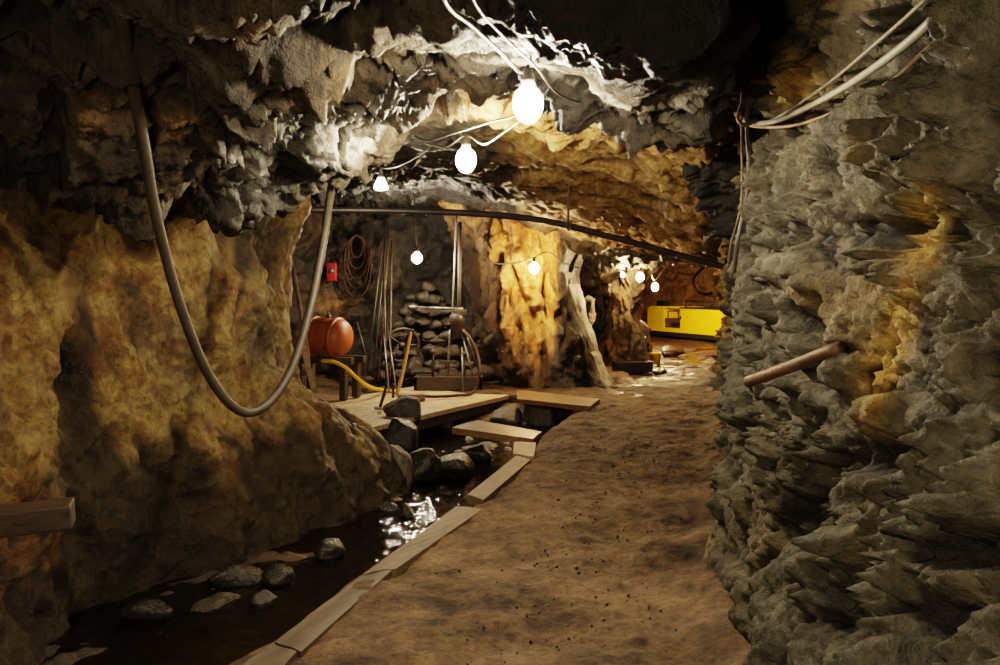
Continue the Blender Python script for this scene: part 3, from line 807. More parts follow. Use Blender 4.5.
# ------------------------------------------------------------------ BULBS AND CABLES
def bulb_mats(color, strength): return emis('glowing_glass', color, strength)
def light_bulb(label, px, py, Y, r, color, watts, tall=1.3, up=0.25):
    """egg-shaped glass globe hanging cap upward from its cable"""
    p = P(px, py, Y)
    area = 4 * PI * r * r * 1.15
    t = thing('light_bulb', label, 'light bulb', p)
    prof = [(0, -r*tall)] + [(r*math.sin(a), -r*tall*math.cos(a)) for a in [PI*k/14 for k in range(1, 11)]] + [(r*0.42, r*tall*0.86), (r*0.34, r*tall*1.0)]
    from_bm('glass_globe', bm_lathe(prof, 20), bulb_mats(color, watts / (area * PI)), t, True)
    h = r * tall
    from_bm('socket', bm_lathe([(r*0.40, h*0.97), (r*0.46, h*1.0), (r*0.46, h*1.25), (r*0.36, h*1.35), (r*0.30, h*1.75), (r*0.12, h*1.85)], 16), M['ceramic'], t, True)
    return t, p + Vector((0, 0, h * 1.85))

WARM = (1.0, 0.66, 0.30); WHITE = (1.0, 0.84, 0.60)
K = 1.0
B1, b1 = light_bulb('large bare bulb hanging from cables under the roof ridge, biggest and brightest', 528, 104, 3.35, 0.056, WHITE, 85*K)
B2, b2 = light_bulb('bare bulb below two slack cables, second largest, behind the largest one', 466, 160, 5.4, 0.06, WHITE, 105*K)
B4, b4 = light_bulb('round bulb hanging above the drill stand in the dark side chamber', 417, 258, 13.3, 0.075, WHITE, 150*K, 1.1)
B5, b5 = light_bulb('bulb hanging right in front of the glowing ochre rock pillar', 534, 268, 13.2, 0.07, WARM, 130*K, 1.2)
B6, b6 = light_bulb('brightest of the distant bulbs, beside the grey rear pillar', 640, 277, 16.95, 0.075, WARM, 65*K, 1.15)
B7, b7 = light_bulb('distant bulb hanging above the cab end of the yellow locomotive', 655, 287, 20.5, 0.075, WARM, 330*K, 1.2)
B8, b8 = light_bulb('smallest distant bulb, left of the brightest distant one', 623, 275, 15.0, 0.032, WARM, 62*K, 1.1)

# the small spot lamp: a cone-shaped reflector
p3 = P(381, 182, 7.6)
t = thing('spot_lamp', 'small cone-shaped lamp hanging from a thin wire over the side chamber', 'lamp', p3)
from_bm('collar', bm_lathe([(0.014, 0.062), (0.024, 0.058), (0.03, 0.035), (0.026, 0.035), (0.02, 0.055)], 20), M['steel'], t, True)
from_bm('glass_globe', bm_lathe([(0, -0.07), (0.035, -0.068), (0.058, -0.055), (0.06, -0.048), (0.045, -0.01), (0.022, 0.04), (0.018, 0.06), (0, 0.061)], 20), bulb_mats(WHITE, 120), t, True)
from_bm('socket', bm_lathe([(0.014, 0.061), (0.018, 0.066), (0.016, 0.10), (0.006, 0.12)], 12), M['ceramic'], t, True)
b3 = p3 + Vector((0, 0, 0.12))

def cable(label, pts, r, mat, name='cable', cat='cable', n=12, group=None, segs=8):
    o = from_bm(name, bm_tube(pts, r, segs, n), mat, None, True)
    return tag(o, label, cat, group)

cable('thick pale cable running down the roof to the largest bulb', [P(432, -40, 2.2), P(447, 5, 2.55), P(472, 26, 2.8), P(500, 52, 3.1), P(520, 72, 3.4), b1 + Vector((0, -0.012, 0.004))], 0.007, M['cable_roof'])
cable('thin cable beside the thick one, passing right of the largest bulb', [P(462, -40, 2.25), P(476, 5, 2.6), P(505, 38, 2.95), P(535, 66, 3.3), P(556, 92, 3.8), P(578, 102, 4.2)], 0.005, M['cable_roof'])
cable('upper of the two slack cables between the two largest bulbs', [b1 + Vector((0.01, 0.02, 0)), P(520, 112, 4.0), P(490, 122, 4.7), P(455, 133, 5.4), P(428, 141, 5.9), P(415, 136, 6.2)], 0.006, M['cable_roof'])
cable('lower of the two slack cables, carrying the second bulb', [P(524, 118, 4.0), P(505, 132, 4.6), P(484, 144, 5.2), b2 + Vector((0.0, 0.0, 0.004)), P(446, 147, 5.7), P(425, 143, 6.1)], 0.006, M['cable_roof'])
cable('thin wire sagging from the slack cables to the small cone lamp', [P(428, 150, 6.2), P(412, 160, 6.8), P(396, 167, 7.3), b3 + Vector((0.006, 0, 0)), P(376, 160, 7.7), P(372, 140, 7.9)], 0.005, M['cable_dark'])
cable('wire dropping from the chamber roof to its round bulb', [P(414, 175, 13.4), P(415, 215, 13.35), b4 - Vector((0, 0, 0.01))], 0.008, M['cable_dark'])
cable('wire strung across the ochre pillar, holding its bulb', [P(484, 260, 13.9), P(500, 264, 13.5), P(520, 262, 13.3), b5 - Vector((0, 0, 0.004)), P(548, 252, 13.3), P(562, 262, 13.6), P(580, 268, 13.9)], 0.010, M['cable_dark'])
cable('wire sagging under the low roof between the three distant bulbs', [P(612, 266, 14.7), b8 - Vector((0, 0, 0.003)), P(632, 264, 16.0), b6 - Vector((0, 0, 0.003)), P(648, 266, 19), b7 - Vector((0, 0, 0.003)), P(668, 262, 22)], 0.010, M['cable_dark'])

# right wall cables
cable('thick grey cable looping away up the right wall', [P(742, 98, 5.0), P(736, 112, 4.85), P(746, 122, 4.7), P(772, 122, 4.3), P(808, 107, 3.7), P(850, 84, 3.0), P(905, 45, 2.35), P(962, -8, 1.85), P(1040, -80, 1.5)], 0.013, M['cable_grey'])
cable('thinnest pale cable above the thick grey one on the right wall', [P(738, 115, 4.95), P(760, 124, 4.6), P(785, 113, 4.2), P(830, 82, 3.5), P(880, 40, 2.8), P(930, -5, 2.3), P(1000, -80, 1.8)], 0.006, M['cable_white'])
cable('faded pinkish cable below the thick grey one on the right wall', [P(737, 116, 5.0), P(752, 126, 4.7), P(790, 126, 4.2), P(835, 112, 3.6), P(885, 84, 2.95), P(925, 50, 2.4), P(965, 10, 2.0), P(1040, -70, 1.6)], 0.0075, M['cable_pink'])
cable('dark cable hanging down the right wall corner from the bracket', [P(748, 80, 4.6), P(747, 130, 4.55), P(749, 165, 4.5), P(746, 200, 4.5), P(738, 240, 4.5), P(734, 272, 4.6)], 0.011, M['cable_dark'])
cable('thin brown wire beside the dark cable down the right wall corner', [P(741, 110, 4.6), P(742, 160, 4.55), P(741, 205, 4.5), P(731, 245, 4.55), P(728, 268, 4.6)], 0.006, M['rust'])
# bracket
t = thing('cable_bracket', 'rusty iron bracket arm jutting from the right wall corner, holding the cables', 'bracket', P(748, 78, 4.6))
from_bm('arm', bm_tube([Vector((0.12, 0.1, 0.0)), Vector((-0.3, -0.05, 0.012))], 0.014, 8, 3), M['rust'], t)
from_bm('hook', bm_tube([Vector((-0.03, 0, -0.0)), Vector((-0.035, -0.02, -0.12)), Vector((-0.06, -0.03, -0.21)), Vector((-0.03, -0.05, -0.25)), Vector((0.03, -0.05, -0.22))], 0.011, 8, 6), M['rust'], t, True)

# iron bar stuck in the right wall
o = from_bm('iron_bar', bm_tube([P(748, 382, 3.15), P(790, 367, 2.95), P(840, 347, 2.76)], 0.02, 10, 3), M['rust'], None, True)
tag(o, 'rusty iron bar wedged slantwise into the right rock wall', 'bar')

# big hose on the left
o = from_bm('hanging_hose', bm_tube([P(112, -60, 2.8), P(119, 0, 3.2), P(128, 60, 3.55), P(143, 140, 3.95), P(157, 220, 4.3), P(180, 305, 4.6), P(208, 374, 4.85), P(238, 410, 5.05), P(265, 406, 5.2), P(290, 372, 5.4), P(307, 320, 5.6), P(319, 265, 5.8), P(328, 212, 6.0), P(334, 160, 6.25)], 0.026, 14, 12), M['rubber'], None, True)
tag(o, 'thick grey hose hanging in a long loop before the left wall', 'hose')

# dark pipe across the gallery
t = thing('overhead_pipe', 'dark overhead pipe crossing the whole gallery from wall to wall', 'pipe', (0, 0, 0))
from_bm('pipe', bm_tube([P(285, 209, 8.4), P(310, 210, 8.4), P(400, 211, 8.6), P(480, 214, 8.8), P(545, 221, 9.0), P(600, 234, 9.1), P(660, 250, 9.2), P(735, 270, 9.3)], 0.033, 12, 10), M['pipe_dark'], t, True)
hb = bmesh.new(); tube(hb, [P(569, 185, 9.0), P(568, 226, 9.0)], 0.010, 8, 3)
from_bm('hanger_rod', hb, M['rust'], t)
cb = bmesh.new(); tube(cb, [P(565, 222, 9.0) + Vector((0, -.04, 0)), P(568, 231, 9.0) + Vector((0, -.045, 0)), P(571, 222, 9.0) + Vector((0, -.04, 0))], 0.008, 8, 6)
from_bm('clamp', cb, M['rust'], t)

# ------------------------------------------------------------------ TIMBER
def board(name, label, px4, z, th, mat, cat='plank'):
    o = from_bm(name, bm_board([G(a, b, z) for a, b in px4], th), mat)
    return tag(o, label, cat)

board('plank', 'wet brown plank bridging the stream under the deck to the path', [(452, 427), (478, 421), (542, 432), (535, 440)][0:1] + [(478, 420), (542, 431.5), (533, 438.5)], 0.03, 0.07, M['wood_wet'])
board('plank', 'wide brown plank laid from the far deck corner to the path', [(517, 390), (600, 398.5), (590, 406), (517, 399)], 0.05, 0.06, M['wood_wet'])
board('wood_block', 'short pale block at the path edge between two planks', [(514, 442), (536, 442), (534, 456), (513, 454)], 0.03, 0.10, M['wood_pale'], 'block')
board('plank', 'pale plank end on the path edge, next to the short block', [(516, 456), (531, 459), (484, 499), (467, 495)], 0.045, 0.06, M['wood_edge'])
board('plank', 'long pale plank lining the path beside the bright rippling water', [(456, 506), (482, 509), (396, 568), (362, 574)], 0.015, 0.07, M['wood_edge'])
board('plank', 'mud-covered plank lining the path edge in the foreground', [(362, 575), (392, 570), (301, 652), (275, 641)], 0.012, 0.08, M['wood_mud'])
board('plank', 'plank stub cut off by the bottom edge of the photo', [(273, 643), (297, 652), (262, 690), (205, 690)], 0.02, 0.08, M['wood_mud'])

# deck over the stream
A = G(372, 427); Bp = G(519, 392.5)
u = (Bp - A); Ld = u.length; u.normalize(); v = Vector((-u.y, u.x, 0))
ang = math.atan2(u.y, u.x)
t = thing('timber_deck', 'dusty timber deck carrying the drill stand over the stream', 'deck', (A.x, A.y, 0), (0, 0, ang))
rnd = random.Random(3)
for k in range(6):
    w = 0.30
    x0 = rnd.uniform(-0.05, 0.05) + (0 if k else 0); x1 = Ld + rnd.uniform(-0.08, 0.05)
    y0 = k * (w + 0.006); z = rnd.uniform(-0.006, 0.006)
    from_bm('plank', bm_board([(x0, y0, z), (x1, y0, z), (x1, y0 + w, z), (x0, y0 + w, z)], 0.055, 0.003), M['wood_deck'], t)
from_bm('beam', bm_box((Ld - 0.1, 0.14, 0.13), (Ld/2, 0.14, -0.125), (0, 0, 0), 0.01), M['wood_dark'], t)
from_bm('beam', bm_box((Ld - 0.1, 0.14, 0.13), (Ld/2, 1.5, -0.125), (0, 0, 0), 0.01), M['wood_dark'], t)
for x in (0.35, 1.9, 3.2):
    from_bm('post', bm_box((0.14, 0.14, 0.40), (x, 0.16, -0.39), (0, 0, 0.1), 0.01), M['wood_dark'], t)

# beam end at the left edge
o = from_bm('timber_beam', bm_box((1.9, 0.13, 0.115), P(-12, 528, 3.9) + Vector((-0.605, -0.13, -0.024)), (0.1, -0.06, 0.28), 0.012), M['wood_dark'])
tag(o, 'dark timber beam end jutting from the left wall near the floor', 'beam')

# ------------------------------------------------------------------ CHAMBER: TOOLS AND MACHINE
def deckpt(px, py, z=0.0): return G(px, py, z)

# drill stand
D = G(449, 389)
t = thing('drill_stand', 'steel column drill stand with cross handle on the deck', 'drill', (D.x, D.y, 0))
def rel(px, py, dy=0.0):
    p = P(px, py, D.y + dy); return Vector((p.x - D.x, dy, p.z))
from_bm('column', bm_tube([rel(447, 388.3), rel(452, 320), rel(456, 225), rel(456.5, 216)], 0.015, 12, 3), M['steel'], t, True)
from_bm('feed_pipe', bm_tube([rel(459, 318, -0.02), rel(460, 222, 0.02)], 0.03, 10, 3), M['darksteel'], t, True)
hd = bmesh.new()
tube(hd, [rel(429, 308, -0.06), rel(463, 309, -0.06)], 0.022, 10, 3)
from_bm('crossbar', hd, M['steel'], t, True)
from_bm('handle', bm_tube([rel(408, 307, -0.08), rel(416, 307, -0.08)], 0.026, 10, 3), M['steel'], t, True)
from_bm('handle_rod', bm_tube([rel(414, 307, -0.075), rel(431, 308, -0.065)], 0.010, 8, 3), M['darksteel'], t, True)
mb = bmesh.new()
lathe(mb, [(0.05, -0.30), (0.09, -0.28), (0.10, -0.08), (0.12, -0.05), (0.12, 0.05), (0.09, 0.08), (0.06, 0.13), (0.04, 0.14)], 18, Matrix.Translation(rel(457, 319, -0.03)))
box(mb, (0.20, 0.12, 0.10), rel(460, 313, -0.06), (0, 0, 0), 0.012)
from_bm('drill_body', mb, M['darksteel'], t, True)
from_bm('drill_bit', bm_tube([rel(450, 330, -0.06), rel(448, 366, -0.06), rel(447.5, 372, -0.06)], 0.018, 10, 3), M['steel'], t, True)
cl = bmesh.new()
box(cl, (0.26, 0.10, 0.05), rel(448, 362, -0.04), (0, 0, 0), 0.01)
from_bm('clamp_plate', cl, M['darksteel'], t)
for x, y0, y1 in ((433, 352, 381), (464, 354, 381)):
    bb = bmesh.new()
    tube(bb, [rel(x, y0, -0.1), rel(x, y1, -0.1)], 0.020, 10, 2)
    lathe(bb, [(0.05, -0.02), (0.055, -0.015), (0.055, 0.02), (0.03, 0.035)], 6, Matrix.Translation(rel(x, y0, -0.1)))
    from_bm('jack_screw', bb, M['darksteel'], t, True)
for a, b in (((463, 338, -0.05), (473, 376, -0.25)), ((466, 335, 0.0), (480, 374, 0.25)), ((462, 345, -0.06), (463, 392, -0.42))):
    from_bm('brace', bm_tube([rel(*a), rel(*b)], 0.014, 8, 2), M['steel'], t, True)
# base tray
bx = bmesh.new()
wid, dep, hgt = 1.02, 0.5, 0.2
for sx, sy, lx, ly in ((0, -1, wid, 0.05), (0, 1, wid, 0.05), (-1, 0, 0.05, dep), (1, 0, 0.05, dep)):
    box(bx, (lx, ly, hgt), (0.0 + sx * (wid/2 - 0.025), sy * (dep/2 - 0.025), hgt/2 + 0.005), (0, 0, 0), 0.008)
box(bx, (wid - 0.04, dep - 0.04, 0.10), (0, 0, 0.13), (0, 0, 0), 0.004)
from_bm('base_box', bx, M['wood_dark'], t)

o = cable('brown air hose curving from the drill down onto the deck', [Vector((D.x, D.y, 0)) + rel(463, 330, -0.12), P(470, 338, 13.3), P(477, 352, 13.2), P(480, 372, 13.0), G(474, 391.5, 0.04), G(455, 395.5, 0.036), G(430, 396.5, 0.036), G(408, 394, 0.036)], 0.022, M['rope'], 'air_hose', 'hose')

# rods leaning on the wall behind
rods = [((386, 220, 14.6), (367, 372, 13.9), M['darksteel'], 'dark drill rod leaning far left in the rod bundle'),
        ((388, 222, 14.6), (373, 378, 13.7), M['darksteel'], 'dark drill rod, second from left in the leaning bundle'),
        ((390, 226, 14.6), (378, 381, 13.6), M['rust'], 'brown drill rod in the middle of the leaning bundle'),
        ((384, 232, 14.6), (386, 383, 13.4), M['darksteel'], 'near vertical dark rod at the right of the leaning bundle'),
        ((392, 240, 14.6), (390, 380, 13.6), M['rust'], 'thin brown rod standing behind the bright short rods'),
        ((381, 306, 14.3), (389, 391, 12.9), M['steel'], 'short shiny rod, left one of the bright pair'),
        ((386, 314, 14.3), (396, 390, 13.0), M['steel'], 'short shiny rod, right one of the bright pair'),
        ((357, 322, 14.4), (368, 362, 14.1), M['steel'], 'short grey rod leaning left of the bundle behind the tank')]
for a, b, m, lab in rods:
    pa, pb = P(*a), P(*b)
    o = from_bm('drill_rod', bm_tube([pa, pb], 0.013, 8, 2), m, None, True)
    tag(o, lab, 'rod', 'drill rods leaning in the side chamber')

# hammer standing on its handle
hp = G(397, 396, 0.0); ht = P(411, 331, hp.y + 0.25)
t = thing('sledgehammer', 'long pale wooden handled hammer propped upright on the deck', 'hammer', hp)
from_bm('handle', bm_tube([Vector((0, 0, 0.01)), (ht - hp) * 0.5 + Vector((0.008, 0, 0)), ht - hp], lambda s: 0.024 + 0.006 * (1 - s), 10, 8), M['handle'], t, True)
hm = bmesh.new(); box(hm, (0.15, 0.06, 0.06), ht - hp + Vector((-0.03, 0, 0.0)), (0, 0.1, 0.2), 0.012)
from_bm('head', hm, M['darksteel'], t)

# short chisel bar leaning beside the flat stone
a = G(380, 409.5, 0.02); b = P(388, 382, a.y + 0.15)
t = thing('pinch_bar', 'short dark iron bar leaning beside the flat stone on the deck', 'bar', a)
from_bm('shaft', bm_tube([Vector((0, 0, 0.03)), b - a], 0.02, 8, 3), M['darksteel'], t, True)
from_bm('tip', bm_box((0.10, 0.035, 0.04), (-0.02, 0, 0.015), (0, 0.1, 0.2), 0.008), M['steel'], t)
o = from_bm('iron_spike', bm_tube([G(393, 397.5, 0.0), P(393.5, 384, 12.45)], 0.018, 8, 2), M['black'], None, True)
tag(o, 'stubby black spike standing between bar and hammer on the deck', 'spike')

c = G(402, 417, 0.0)
rock('flat grey stone lying on the front of the deck', (c.x, c.y + 0.10, 0.0), (0.28, 0.2, 0.17), 14, M['stone'], 0.2, sink=0.6, rough=0.22)
o = from_bm('wood_block', bm_box((0.36, 0.22, 0.09), G(411, 401, 0) + Vector((0, 0.05, 0.05)), (0, 0, 0.15), 0.012), M['wood_pale'])
tag(o, 'low pale wood block on the deck behind the flat stone', 'block')

# orange tank
tc_ = P(327, 337, 12.4)
t = thing('air_tank', 'dented orange pressure tank lying on a timber trestle', 'tank', tc_, (0, 0, 0))
Mx = Matrix.Rotation(-0.35, 4, 'Z') @ Matrix.Rotation(PI/2 + 0.05, 4, 'Y')
from_bm('shell', bm_lathe([(0, -0.34), (0.09, -0.335), (0.18, -0.31), (0.24, -0.26), (0.265, -0.20), (0.268, 0.16), (0.262, 0.18), (0.25, 0.24), (0.20, 0.30), (0.12, 0.335), (0, 0.345)], 36, Mx), M['orange'], t, True)
from_bm('hoop', bm_lathe([(0.262, 0.13), (0.283, 0.135), (0.283, 0.185), (0.258, 0.19)], 36, Mx), M['orange'], t, True)
from_bm('hoop', bm_lathe([(0.262, -0.2), (0.278, -0.195), (0.278, -0.165), (0.262, -0.16)], 36, Mx), M['orange'], t, True)
from_bm('valve', bm_lathe([(0.02, 0), (0.035, 0.01), (0.035, 0.05), (0.012, 0.06), (0.012, 0.10), (0, 0.1)], 12, Matrix.Translation((0.02, 0.0, 0.25))), M['darksteel'], t, True)
from_bm('plug', bm_lathe([(0.026, 0), (0.026, 0.02), (0, 0.022)], 10, Matrix.Translation((0.02, -0.245, -0.13)) @ Matrix.Rotation(PI/2, 4, 'X')), M['black'], t, True)

tb = Vector((tc_.x, tc_.y, 0))
t = thing('timber_trestle', 'dark timber trestle carrying the orange tank', 'trestle', (tb.x, tb.y, 0), (0, 0, -0.35))
top = tc_.z - 0.27
for y in (-0.17, 0.17):
    from_bm('rail', bm_box((0.95, 0.09, 0.09), (0.02, y, top - 0.035), (0, 0, 0), 0.01), M['wood_dark'], t)
for x in (-0.36, 0.36):
    for y in (-0.17, 0.17):
        from_bm('leg', bm_box((0.09, 0.09, top - 0.09), (x, y, top/2 - 0.03), (0, 0, 0), 0.008), M['wood_dark'], t)

o = cable('yellow hose curving from the trestle down onto the deck', [P(322, 361, 12.1), P(334, 362, 12.0), P(346, 368, 12.0), P(358, 379, 12.1), P(370, 387, 12.3), G(385, 390.5, 0.04), G(396, 391.5, 0.04)], 0.025, M['yellowhose'], 'yellow_hose', 'hose')

o = from_bm('wooden_pole', bm_tube([P(291, 258, 9.6), P(304, 330, 9.5), P(309, 366, 9.4)], 0.022, 8, 3), M['rust'], None, True)
tag(o, 'brown pole leaning beside the left wall end before the orange tank', 'pole')
o = from_bm('wooden_plank', bm_board([P(300, 345, 9.4), P(311, 388, 9.3), P(316, 388, 9.3), P(306, 345, 9.4)], 0.03), M['wood_pale'])
tag(o, 'broken brown plank leaning at the left wall end under the tank', 'plank')

# rope coil on the wall
cp0 = P(357, 236, 15.1)
t = thing('rope_coil', 'brown rope coil hanging on the dark chamber wall', 'rope', cp0)
for k, (w, h) in enumerate(((0.10, 0.36), (0.14, 0.55), (0.17, 0.72), (0.205, 0.88), (0.24, 1.04))):
    pts = [Vector((w * math.sin(2*PI*s/24), -0.03 * (k % 2) - 0.02, -h/2 + h/2 * math.cos(2*PI*s/24))) for s in range(25)]
    from_bm('rope_loop', bm_tube(pts, 0.013, 8, 2), M['rope'], t, True)
from_bm('peg', bm_tube([Vector((0, 0.3, 0.0)), Vector((0, -0.08, 0.01))], 0.018, 8, 2), M['darksteel'], t, True)

# red call box
rb = P(332, 272, 15.0)
t = thing('alarm_box', 'small red box with a round grey button on the chamber wall', 'box', rb)
from_bm('case', bm_box((0.17, 0.10, 0.31), (0, 0, 0), (0, 0, 0), 0.02), M['red'], t, True)
from_bm('button', bm_lathe([(0.042, 0), (0.042, 0.02), (0.03, 0.03), (0, 0.03)], 16, Matrix.Translation((0, -0.045, 0.02)) @ Matrix.Rotation(PI/2, 4, 'X')), M['steel'], t, True)
from_bm('backplate', bm_box((0.12, 0.35, 0.2), (0, 0.2, 0), (0, 0, 0), 0.01), M['black'], t)

# hand wheel behind the deck
wh = P(402, 345, 14.3)
t = thing('handwheel', 'dark spoked iron wheel leaning on the rubble behind the deck', 'wheel', wh, (0.25, 0, 0.3))
ri = bmesh.new(); tube(ri, [Vector((0.27*math.cos(2*PI*k/24), 0, 0.27*math.sin(2*PI*k/24))) for k in range(25)], 0.028, 8, 2)
from_bm('rim', ri, M['darksteel'], t, True)
for k in range(5):
    from_bm('spoke', bm_tube([Vector((0, 0, 0)), Vector((0.27*math.cos(2*PI*k/5), 0, 0.27*math.sin(2*PI*k/5)))], 0.015, 8, 2), M['darksteel'], t, True)
from_bm('hub', bm_lathe([(0.05, -0.04), (0.05, 0.04)], 12, Matrix.Rotation(PI/2, 4, 'X')), M['darksteel'], t, True)

# rubble heap against the back wall
rr = random.Random(11)
heap = [(427, 287, 15.0, .13, 'topmost stone of the rubble heap under the chamber bulb')]
for row, (py, xa, xb, n, Y) in enumerate([(297, 408, 446, 4, 14.95), (309, 399, 450, 5, 14.8), (322, 392, 452, 5, 14.65), (336, 386, 455, 6, 14.5), (350, 382, 458, 6, 14.4), (363, 378, 476, 7, 14.3), (374, 374, 486, 8, 14.2)]):
    for i in range(n):
        heap.append((xa + (xb - xa) * (i + 0.5 + rr.uniform(-0.25, 0.25)) / n, py + rr.uniform(-3, 3), Y + rr.uniform(-0.08, 0.08), rr.uniform(.10, .17), None))
for k, (px, py, Y, r, lab) in enumerate(heap):
    p = P(px, py, Y)
    rock(lab or 'grey stone in the rubble heap behind the drill stand', p - Vector((0, 0, r * 0.6)), (r * rr.uniform(1, 1.5), r * rr.uniform(.8, 1.1), r * rr.uniform(.5, .85)), 200 + k, M['rubble'], rr.uniform(0, 6), 'rubble heap behind the drill stand', 3, 0.3)

# stones in the stream
WZ = -0.27
stones = [(420, 462, .20, .17, 'dark boulder in the stream below the deck corner', 'wetstone', -0.12),
          (398, 470, .17, .22, 'brown boulder leaning on the foot of the left wall', 'stone', -0.12),
          (455, 466, .26, .13, 'flat wet slab of rock in the stream between boulder and plank', 'wetstone', -0.2),
          (478, 455, .16, .09, 'small wet rock upstream of the flat slab', 'wetstone', -0.24),
          (406, 512, .085, .06, 'dark stone poking through the bright rippling water', 'wetstone', -0.25),
          (388, 508, .10, .05, 'low stone at the wall foot left of the ripples', 'wetstone', -0.26),
          (508, 409, .26, .14, 'brown boulder under the far end of the deck', 'stone', -0.1),
          (540, 412, .24, .16, 'sloping brown rock below the wide plank', 'stone', -0.12),
          (330, 553, .14, .06, 'low dark stone in the stream below the wall, right of others', 'wetstone', -0.26),
          (278, 577, .12, .07, 'dark stone at the wall foot in the black water', 'wetstone', -0.25),
          (238, 578, .16, .07, 'larger dark stone at the wall foot, left of its neighbour', 'wetstone', -0.25),
          (262, 598, .09, .04, 'small pale stone near the path in the dark stream', 'stone', -0.26),
          (150, 612, .13, .06, 'dark stone in the shallow water near the bottom left', 'wetstone', -0.26),
          (400, 436, .2, .2, 'dark rock behind the left wall foot under the deck', 'wetstone', -0.15)]
for k, (px, py, r, h, lab, m, z) in enumerate(stones):
    p = G(px, py, z)
    rock(lab, (p.x, p.y, WZ - 0.03), (r, r * 0.85, h * 1.25), 300 + k, M[m], k * 1.3, sink=0.5, rough=0.35, name='stone')

# loose grit on the path: nobody could count it
def grit():
    vs, fs = [], []
    rg = random.Random(21)
    base = rock_mesh('tmp', (1, 1, 0.7), 401, M['stone'], 1, 0.5)
    bv = [v.co.copy() for v in base.vertices]; bf = [tuple(p.vertices) for p in base.polygons]
    bpy.data.meshes.remove(base)
    for k in range(1500):
        Y = 3.0 + 9 * rg.random() ** 1.6
        xl = float(path_edge(np.array([Y]))[0]) + 0.2; xr = float(np.interp(Y, rp_Y, rp_b)) - 0.05
        c = 0.55 + rg.gauss(0, 0.25)
        X = xl + (xr - xl) * min(max(c, 0.02), 0.98)
        s = 0.003 + 0.011 * rg.random() ** 4
        R = Euler((rg.random()*6, rg.random()*6, rg.random()*6)).to_matrix()
        o = len(vs)
        zz = 0.008
        for v in bv: vs.append(R @ (v * s) + Vector((X, Y, zz)))
        for f in bf: fs.append(tuple(o + i for i in f))
    ob = raw_mesh('gravel', vs, fs, M['wetstone'], True)
    tag(ob, 'loose dark grit scattered over the trodden mud path', 'gravel', None, 'stuff')
grit()

# ------------------------------------------------------------------ FAR END
# locomotive: local x along its length, local -y towards us
La = Vector((152/F*29.0, 29.0, 0)); Lb = Vector((220/F*25.5, 25.5, 0))
lu = Lb - La; ll = lu.length; lang = math.atan2(lu.y, lu.x)
t = thing('mine_locomotive', 'low yellow mine locomotive parked at the far end of the gallery', 'locomotive', La, (0, 0, lang))
def loco_poly(name, xz, y0, y1, mat):
    bm = bmesh.new()
    a = [bm.verts.new((x, y0, z)) for x, z in xz]; b = [bm.verts.new((x, y1, z)) for x, z in xz]
    n = len(xz)
    bm.faces.new(a); bm.faces.new(b[::-1])
    for k in range(n): bm.faces.new((a[k], a[(k+1) % n], b[(k+1) % n], b[k]))
    bmesh.ops.bevel(bm, geom=list(bm.edges), offset=0.012, segments=2, affect='EDGES')
    return from_bm(name, bm, mat, t)
W = 1.0
ca, cb_ = 0.42 * ll, 0.42 * ll
s1, s2 = ll * 0.195, ll * 0.443
loco_poly('front_hood', [(-0.3, 0.18), (s1, 0.18), (s1, 0.99), (-0.1, 0.99), (-0.3, 0.9)], 0, W, M['yellow'])
# cab: posts, roof strip, rear panel and seat
loco_poly('cab_sill', [(s1, 0.18), (s2, 0.18), (s2, 0.32), (s1, 0.32)], 0.0, W, M['yellow'])
loco_poly('cab_back', [(s1, 0.3), (s2, 0.3), (s2, 0.96), (s1, 0.96)], W - 0.05, W, M['yellow'])
loco_poly('cab_roof', [(s1, 0.93), (s2, 0.93), (s2, 0.99), (s1, 0.99)], 0.0, W, M['yellow'])
loco_poly('seat', [(s1 + 0.08, 0.32), (s1 + 0.5, 0.32), (s1 + 0.5, 0.48), (s1 + 0.08, 0.48)], 0.2, 0.85, M['black'])
def loco_box(name, lo, hi, mat):
    lo, hi = Vector(lo), Vector(hi)
    return from_bm(name, bm_box(hi - lo, (lo + hi) / 2, (0, 0, 0), 0.008), mat, t)
loco_box('cab_lower_panel', (s1 + 0.005, 0.03, 0.32), (s1 + 0.04, W - 0.06, 0.62), M['rust'])
fr_ = bmesh.new()
for lo, hi in (((0.0, 0.12, 0.62), (0.03, 0.15, 0.84)), ((0.0, 0.50, 0.62), (0.03, 0.53, 0.84)), ((0.0, 0.12, 0.82), (0.03, 0.53, 0.85))):
    lo, hi = Vector(lo) + Vector((s1 + 0.005, 0, 0)), Vector(hi) + Vector((s1 + 0.005, 0, 0))
    box(fr_, hi - lo, (lo + hi) / 2)
from_bm('cab_frame', fr_, M['rust'], t)
loco_poly('engine_hood', [(s2, 0.18), (ll - 0.15, 0.18), (ll + 0.12, 0.38), (ll + 0.12, 0.93), (s2, 0.93)], 0, W, M['yellow'])
loco_poly('hood_end', [(ll + 0.13, 0.10), (ll + 0.8, 0.10), (ll + 0.8, 0.88), (ll + 0.13, 0.88)], 0.05, W, M['yellow'])
loco_poly('frame_beam', [(-0.35, 0.06), (ll + 0.9, 0.06), (ll + 0.9, 0.2), (-0.35, 0.2)], -0.06, W + 0.06, M['black'])
loco_poly('deck_strip', [(s2 - 0.02, 0.93), (ll + 0.14, 0.93), (ll + 0.14, 0.975), (s2 - 0.02, 0.975)], -0.02, W, M['black'])
loco_poly('step_bracket', [(ll - 0.22, 0.14), (ll - 0.1, 0.14), (ll + 0.2, 0.40), (ll + 0.5, 0.40), (ll + 0.5, 0.46), (ll + 0.14, 0.46)], -0.08, -0.02, M['black'])
